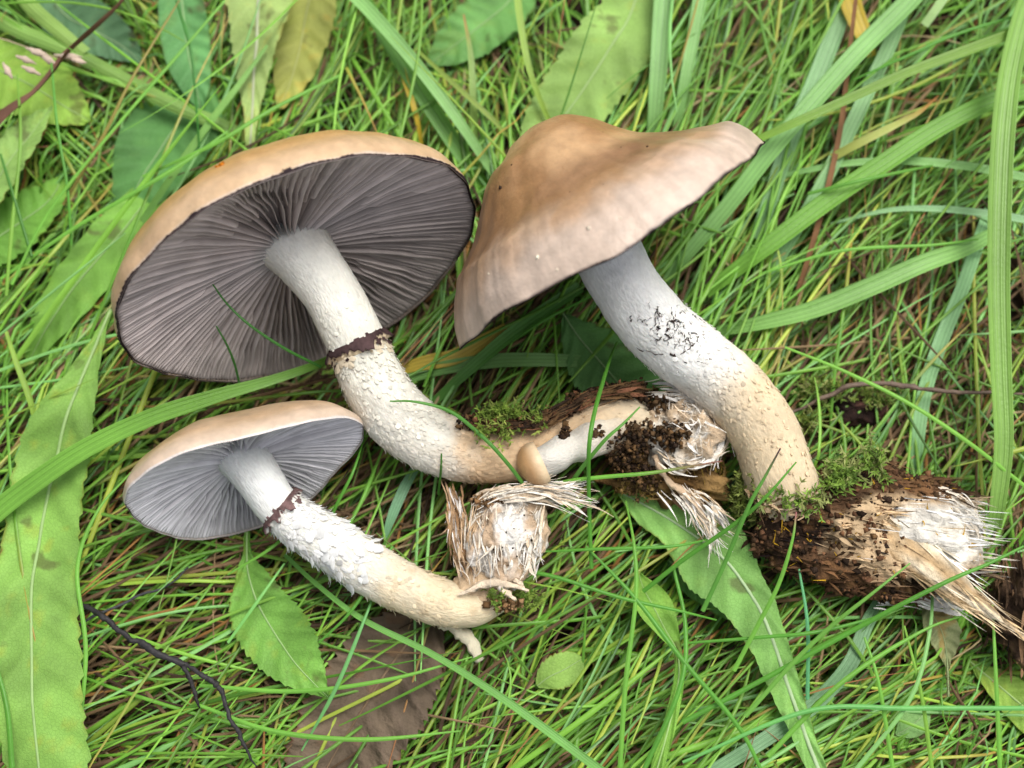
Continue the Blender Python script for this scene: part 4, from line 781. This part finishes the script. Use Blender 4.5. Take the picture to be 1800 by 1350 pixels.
blade('short yellow green blade beside the long spotted leaf', [(10, 580, .4), (30, 640, .4), (52, 700, .3), (68, 765, 0)], [6, 10, 11, 6], (.3, .48, .07))
blade('thick pale stalk running down from the dry brown blade to the gilled cap', [(-60, -5, -.2), (20, 45, -.1), (110, 82, -.1), (200, 128, -.2), (300, 180, -.3), (400, 222, -.5), (450, 245, -.8)], [26, 28, 26, 26, 22], (.24, .42, .09), fold=-.5)
blade('second pale stalk joining the thick one at the seed head', [(10, -60, 0), (50, 5, 0), (100, 50, 0), (150, 92, -.1)], [26, 28, 26, 22], (.28, .45, .10), fold=-.5)
blade('broad hazy blade rising beside the wide low leaf', [(250, 390, -.4), (310, 300, .0), (370, 215, .2), (420, 150, .3), (470, 80, .2)], [12, 14, 13, 6], (.22, .44, .1))
blade('twisted dry brown blade lying across the toothed leaf corner', [(-40, 260, .3), (10, 205, .6), (60, 165, .7), (95, 128, .8), (120, 95, .8), (165, 55, .8), (215, 5, .8), (240, -40, .7)], [22, 26, 14, 24, 26, 14, 8], (.15, .075, .05), twist=1.6, mt=M_straw, name='dry_grass', fold=.6)
# slender blades that lie over the mushrooms or the leaves
def thin(pts, w, cl, tip=None, label='slender green grass blade lying loose on top of the matted grass', group='slender grass blades on top'):
    return blade(label, pts, np.asarray(w) * .88, cl, tip, -.6, group, 'grass_strand', mt=M_grass, n=40)
GA, GB = (.10, .31, .035), (.17, .42, .055)
thin([(685, 705, 2.55), (730, 706, 2.6), (790, 722, 2.45), (840, 760, 2.2), (880, 800, 2.0), (920, 852, 1.5), (940, 900, .6)], [3, 7, 8, 8, 7], (.09, .27, .04), label='dark tipped grass blade arching over the bent mushroom stem', group=None)
thin([(374, 500, 2.9), (400, 535, 2.6), (440, 572, 2.4), (500, 612, 2.0), (565, 645, 1.4)], [3, 5, 6, 6], (.05, .18, .03), label='thin dark blade curving across the lower gills of the big cap', group=None)
thin([(380, 573, 2.0), (398, 605, 1.7), (412, 640, 1.3), (424, 690, .6)], [3, 5, 5], (.05, .18, .03), label='short dark blade standing before the lowest gills', group=None)
thin([(776, 797, 1.8), (775, 825, 1.5), (770, 870, .5)], [3, 5, 5], (.07, .22, .03), label='tiny dark blade stuck up at the underside of the bent stem', group=None)
thin([(1085, 600, .8), (1072, 632, 1.6), (1047, 717, 2.3), (1036, 780, 2.4), (1035, 850, 1.6), (1037, 930, .9), (1040, 1000, .6)], [4, 8, 9, 8, 8, 8], GA, label='long upright blade crossing in front of the white foot and soil', group=None)
thin([(1125, 715, 2.2), (1095, 745, 2.3), (1060, 777, 2.2), (1010, 840, 1.4), (990, 880, .6)], [3, 7, 9, 8], (.12, .33, .05), label='slanting blade over the short white stalk of the button', group=None)
thin([(960, 855, .9), (1000, 845, 1.4), (1060, 838, 1.6), (1150, 830, 1.7), (1270, 810, 1.5)], [7, 8, 8, 6, 2], GB, tip=(.22, .08, .06, .45), label='blade fading from green to reddish across the soil pad', group=None)
thin([(1372, 788, 2.6), (1345, 838, 2.5), (1318, 887, 2.2), (1272, 995, 1.4), (1235, 1075, .9)][::-1], [9, 9, 9, 7, 3], (.12, .34, .05), tip=(.06, .02, .03, .72), label='purple tipped blade rising over the foot of the bell mushroom', group=None)
thin([(1400, 812, 2.5), (1343, 877, 2.3), (1287, 924, 1.8), (1200, 985, 1.2), (1130, 1040, .7)], [3, 8, 9, 9], GA, label='blade with a bent tip crossing the purple tipped one', group=None)
thin([(1400, 900, 1.9), (1393, 950, 1.9), (1370, 1025, 1.6), (1332, 1100, 1.2), (1290, 1180, .8)][::-1], [9, 9, 8, 3], GB, tip=(.35, .12, .12, .85), label='blade with a pink tip against the left end of the wood chunk', group=None)
thin([(1600, 990, 1.9), (1535, 1042, 1.9), (1458, 1104, 1.5), (1390, 1170, 1.1), (1310, 1260, .7)], [3, 8, 9, 9], (.16, .38, .06), label='blade leaning onto the lower side of the wood chunk', group=None)
thin([(1800, 960, 1.9), (1740, 990, 1.9), (1676, 1017, 1.9), (1582, 1064, 1.7), (1489, 1114, 1.3), (1350, 1190, .9), (1200, 1270, .6)], [5, 9, 10, 10, 10], GA, label='long blade drawn across the pale splinter', group=None)
thin([(1480, 735, 1.0), (1592, 700, 0.9), (1400, 610, .8)][0:0] or [(1380, 610, .9), (1480, 650, 1.1), (1592, 705, 1.2), (1700, 775, 1.1), (1810, 860, .8)], [5, 8, 9, 8], (.2, .46, .06), label='straight bright blade slanting from the stem over the smooth pale blade', group=None)
THIN_LABELS = ['blade leaning against the underside of the small stem, over the brown dead leaf', 'level blade crossing the tip of the pointed toothed leaf', 'level blade lying just below the tip of the pointed toothed leaf', 'pale steep blade across the brown dead leaf', 'tall curved blade beside the long spotted leaf, over the black twig', 'dark short blade lying on the long spotted leaf', 'blade along the upper edge of the pointed toothed leaf', 'pale blade crossing the middle of the pointed toothed leaf', 'long blade alongside the stalk of the slim soft leaf', 'upright blade left of the slim soft leaf', 'straight blade sloping down across the slim soft leaf', 'blade sloping from the fibrous foot of the small mushroom to the slim soft leaf', 'level blade from the fibrous foot to the broad curved leaf', 'level blade crossing the narrow part of the broad curved leaf', 'blade rising from the broad curved leaf stalk to the splinter', 'long level blade crossing the lower stalk of the broad curved leaf', 'pale upright blade beside the lace eaten leaf', 'upright blade below the dark bark lump', 'upright blade left of the small oval leaf', 'bluish upright blade between the broad curved leaf and wood chunk', 'olive upright blade crossing the small oval leaf', 'very dark upright blade before the bluish upright leaf', 'long thin blade slanting across the thick pale stalk', 'reddish blade slanting past the twisted dry blade', 'thin upright blade crossing the seed head', 'long slanting blade left of the gilled cap rim', 'slanting blade behind the top of the gilled cap', 'very dark blade on the light folded leaf tip', 'yellow green upright blade on the light folded leaf tip', 'blade leaning across the right edge of the small gilled cap', 'blade under the bent stem beside the small cap', 'level blade just above the wide glossy blade', 'dark level blade below the short yellow blade', 'level blade above the narrow olive blade', 'blade touching the bell mushroom stem below the cap edge', 'short blade under the left tip of the bell cap']
for ti, (pts, w, cl) in enumerate((
    ([(560, 1130, .8), (620, 1070, 1.0), (690, 960, .9)], [4, 7, 6], GA), ([(350, 1205, .5), (520, 1215, .7), (680, 1195, .8), (830, 1155, .7)], [7, 9, 8, 3], GB), ([(350, 1240, .4), (480, 1285, .6), (640, 1300, .7), (810, 1285, .6)], [7, 10, 9, 3], GB),
    ([(530, 1320, .4), (590, 1210, .8), (640, 1090, .9), (655, 1050, .7)], [3, 8, 8, 4], (.15, .4, .12)), ([(130, 1350, .5), (150, 1150, .7), (135, 1000, .8), (170, 900, .8), (230, 830, .5)], [9, 9, 9, 8, 3], GB), ([(20, 1350, .9), (10, 1240, 1.0), (-20, 1130, .9)], [12, 10, 8], (.1, .3, .03)),
    ([(400, 1010, .8), (480, 960, 1.0), (370, 1075, .8)][0:2] + [(540, 900, .6)], [3, 7, 6], GB), ([(400, 1130, .8), (450, 1060, .9), (500, 990, .7)], [6, 7, 4], (.2, .5, .12)), ([(1185, 1000, .8), (1200, 1060, .9), (1210, 990, 1)][0:1] + [(1205, 1100, .9), (1195, 1210, 1.0), (1120, 1380, .8)], [6, 9, 10, 10], GA),
    ([(1090, 1350, .5), (1100, 1200, .8), (1118, 1050, 1.0), (1115, 960, 1.0), (1100, 880, .6)], [10, 10, 9, 8, 3], GB), ([(1030, 960, .8), (1120, 1055, 1.0), (1200, 1160, 1.0), (1300, 1280, .8), (1350, 1380, .6)], [4, 9, 10, 9, 7], GA), ([(850, 1000, .6), (960, 1010, .9), (1090, 1050, 1.0), (1200, 1075, .9), (1260, 1090, .6)], [3, 8, 8, 7, 3], GA),
    ([(950, 970, .7), (1050, 965, .9), (1180, 960, 1.0), (1260, 945, .7)], [3, 7, 7, 3], GA), ([(1210, 1130, .7), (1340, 1120, 1.0), (1440, 1110, 1.2), (1560, 1080, 1.0)], [5, 7, 8, 4], GA), ([(1350, 1330, .6), (1480, 1200, .9), (1620, 1110, 1.0), (1700, 1080, .9)], [10, 10, 8, 3], GB),
    ([(1200, 1340, .7), (1420, 1250, 1.0), (1600, 1245, 1.0), (1810, 1245, .8)], [6, 9, 10, 9], (.14, .42, .1)), ([(1500, 1360, .5), (1600, 1230, .9), (1635, 1110, .9), (1640, 1000, .4)], [9, 9, 8, 5], (.24, .5, .15)), ([(1760, 1380, .5), (1752, 1200, .9), (1745, 1060, .9)], [9, 9, 4], GB),
    ([(1520, 1120, .8), (1545, 1200, .9), (1570, 1350, .6)], [5, 8, 9], GB), ([(1405, 1000, .9), (1420, 1100, .9), (1420, 1230, .6)], [4, 8, 8], (.1, .34, .14)), ([(1590, 1100, .9), (1620, 1220, .8), (1640, 1360, .5)], [4, 8, 9], (.2, .4, .05)),
    ([(310, 0, .9), (335, 90, .9), (345, 190, .6), (350, 260, .2)], [6, 6, 5, 4], (.05, .2, .03)), ([(395, 0, .9), (300, 110, 1.0), (180, 250, .9), (80, 380, .7), (20, 500, .4)], [5, 7, 7, 7, 6], GB), ([(315, 0, .9), (230, 140, 1.0), (180, 240, .8), (110, 360, .4)], [4, 6, 8, 7], (.26, .22, .05)),
    ([(90, 110, .9), (100, 220, .9), (118, 330, .7), (125, 430, .3)], [4, 6, 6, 5], GA), ([(400, 230, .6), (330, 280, .8), (240, 335, .8), (130, 400, .6), (0, 490, .3)], [5, 9, 9, 8, 7], GB), ([(600, 130, .3), (480, 190, .7), (380, 250, .8), (250, 310, .6)], [6, 9, 9, 6], GB),
    ([(0, 270, .7), (25, 350, .7), (55, 450, .5)], [5, 7, 7], (.06, .2, .02)), ([(30, 130, .6), (35, 250, .8), (20, 400, .6), (10, 520, .3)], [4, 7, 8, 7], (.2, .4, .05)), ([(640, 770, .9), (620, 830, 1.2), (590, 890, 1.0), (560, 960, .5)], [3, 6, 7, 6], GA),
    ([(680, 770, .0), (640, 870, .4), (610, 930, .4)], [3, 8, 5], GB), ([(1340, 480, .3), (1480, 440, .6), (1640, 430, .7), (1720, 420, .6)], [4, 7, 7, 4], GB), ([(1420, 340, .5), (1520, 315, .8), (1640, 290, .5)], [7, 8, 5], (.12, .32, .04)),
    ([(1810, 20, .9), (1680, 60, .9), (1590, 100, .8), (1500, 140, .5)], [5, 7, 7, 4], GA), ([(900, 600, .2), (960, 560, .6), (1010, 590, .6)][0:2] + [(1040, 520, .5)], [5, 7, 4], GA), ([(800, 560, .2), (770, 620, .4), (745, 680, .2)], [3, 7, 6], GB))):
    thin(pts, w, cl, label=THIN_LABELS[ti])
# grass seed head, twigs
mb = MB(); root = thing('grass_seed_head', 'beige grass seed head with pointed husks hanging over the toothed leaf', 'seed head', P(80, 100, .4))
strand(mb, [(-20, 60, .5), (40, 82, .7), (90, 98, .7), (145, 108, .6)], [3, 3, 2], (.4, .34, .2), 16, .02); mb.build('seed_stalk', M_straw, root)
for a, b_, ang, L in ((45, 84, 20, 46), (68, 96, 28, 42), (95, 96, 5, 50), (28, 98, 22, 40), (5, 110, 60, 34), (60, 86, 32, 30), (120, 102, 15, 34), (38, 116, 25, 38)):
    mb = MB(); an = math.radians(ang); strand(mb, [(a, b_, .7), (a + L * .5 * math.cos(an), b_ + L * .5 * math.sin(an), .78), (a + L * math.cos(an), b_ + L * math.sin(an), .68)], [3, 13, 1.5], (.58, .46, .36), 10, .0, a, .7, 8); mb.build('husk', M_straw, root)
mb = MB(); root = thing('twig', 'black crooked twig with a short fork lying on the grass beside the spotted leaf', 'twig', P(280, 1150, .3))
strand(mb, [(128, 1056, .5), (150, 1068, .6), (182, 1086, .95), (244, 1132, 1.0), (322, 1169, 1.0), (386, 1210, .95), (402, 1240, .9), (410, 1272, .9), (430, 1315, .8), (452, 1350, .6)], [7, 11, 9, 13, 8, 11, 7, 8, 3], (.03, .027, .028), 130, .09, 5, .8, 9); mb.build('main_stem', M_twig, root)
mb = MB(); strand(mb, [(320, 1167, 1.0), (335, 1198, .95), (342, 1215, .9), (352, 1242, .8)], [9, 8, 7, 3], (.025, .022, .022), 20, .04, 6, .8, 8); mb.build('fork', M_twig, root)
mb = MB(); strand(mb, [(100, 1140, .3), (160, 1085, .3), (290, 1030, .2), (330, 1000, .1)], [3, 5, 5, 3], (.05, .05, .055), 30, .05, 5, .8, 7); tag(mb.build('twig', M_twig), 'thin grey twig half buried in grass above the black twig', 'twig')
mb = MB(); strand(mb, [(1395, 725, .0), (1450, 695, .3), (1520, 672, .4), (1600, 682, .4), (1720, 690, .3), (1800, 690, .2)], [5, 9, 10, 6, 4], (.16, .11, .08), 40, .06, 8, .8, 7); tag(mb.build('twig', M_twig), 'thin brown twig behind the lower stem of the bell mushroom', 'twig')
# dark bark crumbs with moss behind the bell mushroom's stem
mb = MB(); tY = thing('bark_piece', 'dark reddish bark piece with moss lying behind the lower bell mushroom stem', 'bark', P(1490, 720, -1))
ce = P(1490, 725, -.7); k_ = scale(ce); vv = blob(mb, ce, (75 * k_, 34 * k_, .55), -.15, .35, 2.6, 25, cfun=lambda v, d: mix((.02, .012, .01), (.13, .06, .045), smooth(-.4, .6, fbm(v * 3, 4, 29))[..., None])); mb.build('bark_body', M_bark, tY)
mb = MB(); moss(mb, np.vstack([cloud(1440, 690, -.2, 40, 16, .2, 90), cloud(1545, 700, -.2, 40, 22, .2, 90), cloud(1420, 745, -.3, 20, 20, .2, 60)]), .3, .024, ((.2, .26, .05), (.14, .22, .04), (.28, .3, .1))); mb.build('moss_tuft', M_moss, tY, kind='stuff')
for lb, cs_ in (('olive moss cushions among grass behind the wide sloping blade', [(1500, 385, -1.3, 60, 40, .3, 260), (1440, 420, -1.4, 40, 30, .3, 120), (1620, 430, -1.6, 50, 30, .3, 120)]), ('yellowish moss under the grass near the broad curved leaf stalk', [(1350, 1310, -.9, 70, 50, .4, 330), (1330, 1240, -1, 50, 30, .3, 140), (1430, 1230, -1.0, 40, 30, .3, 100), (1500, 1110, -1.0, 50, 26, .3, 120)])):
    mb = MB(); moss(mb, np.vstack([cloud(*a) for a in cs_]), .42, .04, ((.26, .3, .07), (.17, .24, .04), (.38, .36, .15), (.3, .3, .1)), up=.6); o = mb.build('moss', M_moss); o['kind'] = 'stuff'; o['label'] = lb; o['category'] = 'moss'

# ------------------------------------------------------------------ matted grass and straw
CELL = 6; GW, GH = 440, 360; OX, OY = 420, 420
def depthmap(vs_):
    D = np.full((GW, GH), -1.0)
    for v in vs_:
        rel = v - CP; dep = rel @ FW; x = ((900 + F * (rel @ RT) / dep + OX) / CELL).astype(int); y = ((675 - F * (rel @ UP) / dep + OY) / CELL).astype(int)
        k = (x > 0) & (x < GW - 1) & (y > 0) & (y < GH - 1)
        for dx in (-1, 0, 1):
            for dy in (-1, 0, 1): np.maximum.at(D, (x[k] + dx, y[k] + dy), dep[k])
    return D
DM, DL, DD = depthmap(KEEP), depthmap(LEAFV), depthmap(DEADV[:1])
FIELD = np.array([  # photo x, y, direction deg, spread, brown share
    (1450, 1200, 28, 24, .12), (1250, 1250, 32, 26, .12), (1000, 1150, 42, 32, .16), (700, 1250, 52, 38, .4), (480, 1280, 30, 50, .3), (300, 1150, 8, 45, .5), (250, 1000, 5, 40, .65), (560, 1000, 45, 40, .7), (750, 950, 60, 32, .65), (1000, 950, 42, 30, .4), (900, 690, 50, 26, .85), (720, 670, 55, 25, .4), (1250, 530, 56, 20, .15), (1200, 420, 58, 18, .08), (1600, 560, 60, 50, .6), (1700, 250, 48, 45, .1), (1620, 150, 45, 40, .15), (1350, 150, 62, 30, .2), (850, 150, 105, 35, .06), (650, 120, 85, 38, .08), (150, 450, 64, 22, .05), (100, 260, 60, 30, .05), (60, 60, 150, 40, .15), (1650, 1250, 40, 60, .3), (1700, 700, 80, 55, .55), (1400, 350, 58, 20, .1), (60, 1000, 70, 40, .2), (430, 230, 60, 35, .1), (180, 780, 40, 45, .3)], float)
def field(px, py):
    d2 = (px[:, None] - FIELD[None, :, 0]) ** 2 + (py[:, None] - FIELD[None, :, 1]) ** 2; w_ = 1 / (d2 + 9000) ** 2; w_ /= w_.sum(1, keepdims=True)
    a = np.radians(FIELD[:, 2]) * 2; ang = np.arctan2(w_ @ np.sin(a), w_ @ np.cos(a)) / 2; return ang, np.radians(w_ @ FIELD[:, 3]), w_ @ FIELD[:, 4]
def mat_blades(N, kind):
    px = -330 + 2460 * rng.random(N); py = -330 + 2010 * rng.random(N); ang, spr, brown = field(px, py)
    if kind == 'dry': k = rng.random(N) < brown * 1.5 + .12
    else: k = rng.random(N) < 1.0 - .95 * brown
    gap = fbm(np.stack([px / 95, py / 95, px * 0], -1), 2, 91); k &= (gap > -.16 + .22 * smooth(1100, 1500, px) * smooth(900, 500, py)) | (rng.random(N) < .25)
    k &= (np.hypot((px - 665) / 130, (py - 1225) / 150) > 1) | (rng.random(N) < .16)
    px, py, ang, spr = px[k], py[k], ang[k], spr[k]; N = len(px)
    top = -.05 + .25 * rng.random(N); u_ = rng.random(N)
    z0 = top - (2.2 * u_ ** 1.5 if kind == 'green' else .2 + 2.4 * u_)
    over = (rng.random(N) < .015) & (kind == 'green'); z0 = np.where(over, .25 + .5 * rng.random(N), z0)
    x = np.zeros((N, 3)); d = FW * F + RT * (px - 900)[:, None] + UP * (675 - py)[:, None]; x = CP + d * ((z0 - CP[2]) / d[:, 2])[:, None]
    a = ang + spr * rng.normal(size=N) * .55 + np.where(rng.random(N) < .07, rng.normal(size=N) * 1.2, 0)
    L = (4 + 9 * rng.random(N) ** 1.2) * (1.0 if kind == 'green' else .75); n = 16; s = np.linspace(-.5, .5, n)
    cv = .32 * rng.normal(size=N) + np.where(rng.random(N) < .07, 1.4 * rng.normal(size=N), 0); cv2 = .2 * rng.normal(size=N)
    th = a[:, None] + cv[:, None] * s + cv2[:, None] * np.sin(s * 6 + rng.random((N, 1)) * 6) * .5
    ds = (L / (n - 1))[:, None]; X = np.cumsum(np.cos(th) * ds, 1); Y = np.cumsum(np.sin(th) * ds, 1); X -= X[:, 5:6]; Y -= Y[:, 5:6]
    zs = rng.normal(size=N)[:, None] * .10 * L[:, None] * s - np.abs(rng.normal(size=N))[:, None] * .12 * L[:, None] * (2 * s) ** 2 * .5
    c = np.stack([x[:, 0:1] + X, x[:, 1:2] + Y, x[:, 2:3] + zs], -1)
    passes = rng.random(N) < .02; deadpass = rng.random(N) < .42
    for it in range(2):                                  # slip under mushrooms and leaves
        rel = c - CP; dep = rel @ FW; ix = np.clip(((900 + F * (rel @ RT) / dep + OX) / CELL).astype(int), 0, GW - 1); iy = np.clip(((675 - F * (rel @ UP) / dep + OY) / CELL).astype(int), 0, GH - 1)
        lf = np.maximum(np.where((over | passes)[:, None], -1.0, DL[ix, iy]), np.where(deadpass[:, None], -1.0, DD[ix, iy])); need = np.maximum(np.maximum(DM[ix, iy], lf) + .12 - dep, 0) * (np.maximum(DM[ix, iy], lf) > 0)
        if it == 0:
            bad = need > 1.5; keepb = np.ones(N, bool)
            nd = need.copy(); nd[:, 1:] = np.maximum(nd[:, 1:], need[:, :-1] * .75); nd[:, :-1] = np.maximum(nd[:, :-1], need[:, 1:] * .75)
            c[..., 2] -= nd
        else: bad = bad | (need > .6)
    alive = np.ones((N, n)); 
    hasbad = bad.any(1); idx = np.where(hasbad)[0]; dropped = np.zeros(N, bool)
    for i in idx:                                        # cut a blade where it would have to run through a mushroom
        ok = ~bad[i]; best = (0, 0); j = 0
        while j < n:
            if ok[j]:
                e = j
                while e + 1 < n and ok[e + 1]: e += 1
                if e - j > best[1] - best[0]: best = (j, e)
                j = e + 1
            else: j += 1
        if best[1] - best[0] < 3: dropped[i] = True; continue
        q = np.linspace(best[0], best[1], n); f0 = np.floor(q).astype(int).clip(0, n - 2); fr = (q - f0)[:, None]; c[i] = c[i][f0] * (1 - fr) + c[i][f0 + 1] * fr
    c[..., 2] = np.maximum(c[..., 2], SOIL_Z - .2)
    kp = ~dropped; c = c[kp]; z0 = z0[kp]; N = len(c); sx = np.linspace(0, 1, n)
    if kind == 'green':
        w_ = .026 + .016 * rng.random(N) + .035 * (rng.random(N) < .10) * rng.random(N)
        pal = np.array([(.15, .36, .045), (.11, .29, .035), (.19, .43, .06), (.26, .43, .06), (.17, .41, .13), (.08, .22, .025), (.34, .46, .07)]); cc = pal[rng.choice(7, N, p=[.27, .2, .2, .1, .12, .07, .04])]
        cc = cc * np.array((1.06, 1.0, .85)) * (1 + .2 * rng.normal(size=(N, 1))); cl = np.repeat(np.clip(cc, .01, 1)[:, None], n, 1) * (1 + (np.array((.22, .06, .25)) * (1 - 2 * sx[:, None]))[None] * rng.random((N, 1, 1))) * (1 + .12 * vn(c * 1.3, 17))[..., None]
        dt = rng.random(N) < .2; tipc = np.array([(.45, .28, .06), (.4, .16, .06), (.5, .4, .1)])[rng.integers(0, 3, N)]
        tm = (dt[:, None] * smooth(.45, .95, sx)[None])[..., None]; cl = cl * (1 - tm) + tipc[:, None] * tm
    else:
        w_ = .02 + .022 * rng.random(N)
        pal = np.array([(.25, .155, .08), (.14, .085, .045), (.37, .25, .13), (.08, .05, .03), (.40, .2, .06), (.48, .38, .2)]); cc = pal[rng.choice(6, N, p=[.28, .25, .17, .15, .08, .07])] * .8 * (1 + .15 * rng.normal(size=(N, 1))); cl = np.repeat(np.clip(cc, .01, 1)[:, None], n, 1)
    hw = w_[:, None] * np.minimum(1, np.minimum((sx + .12) / .3, (1.03 - sx) / .35))[None]
    flip = rng.random(N) < .35; c[flip] = c[flip][:, ::-1]
    mb = MB(); ribbons3(mb, c, np.maximum(hw, .004), cl, -.85, rng.normal(size=N) * .25); return mb
mb = mat_blades(8800, 'green'); o = mb.build('grass', M_grass); o['kind'] = 'stuff'; o['label'] = 'matted fine green grass under the mushrooms and leaves'; o['category'] = 'grass'
mb = mat_blades(11000, 'dry'); o = mb.build('dry_straw', M_straw); o['kind'] = 'stuff'; o['label'] = 'brown dead grass straw between the green blades'; o['category'] = 'straw'
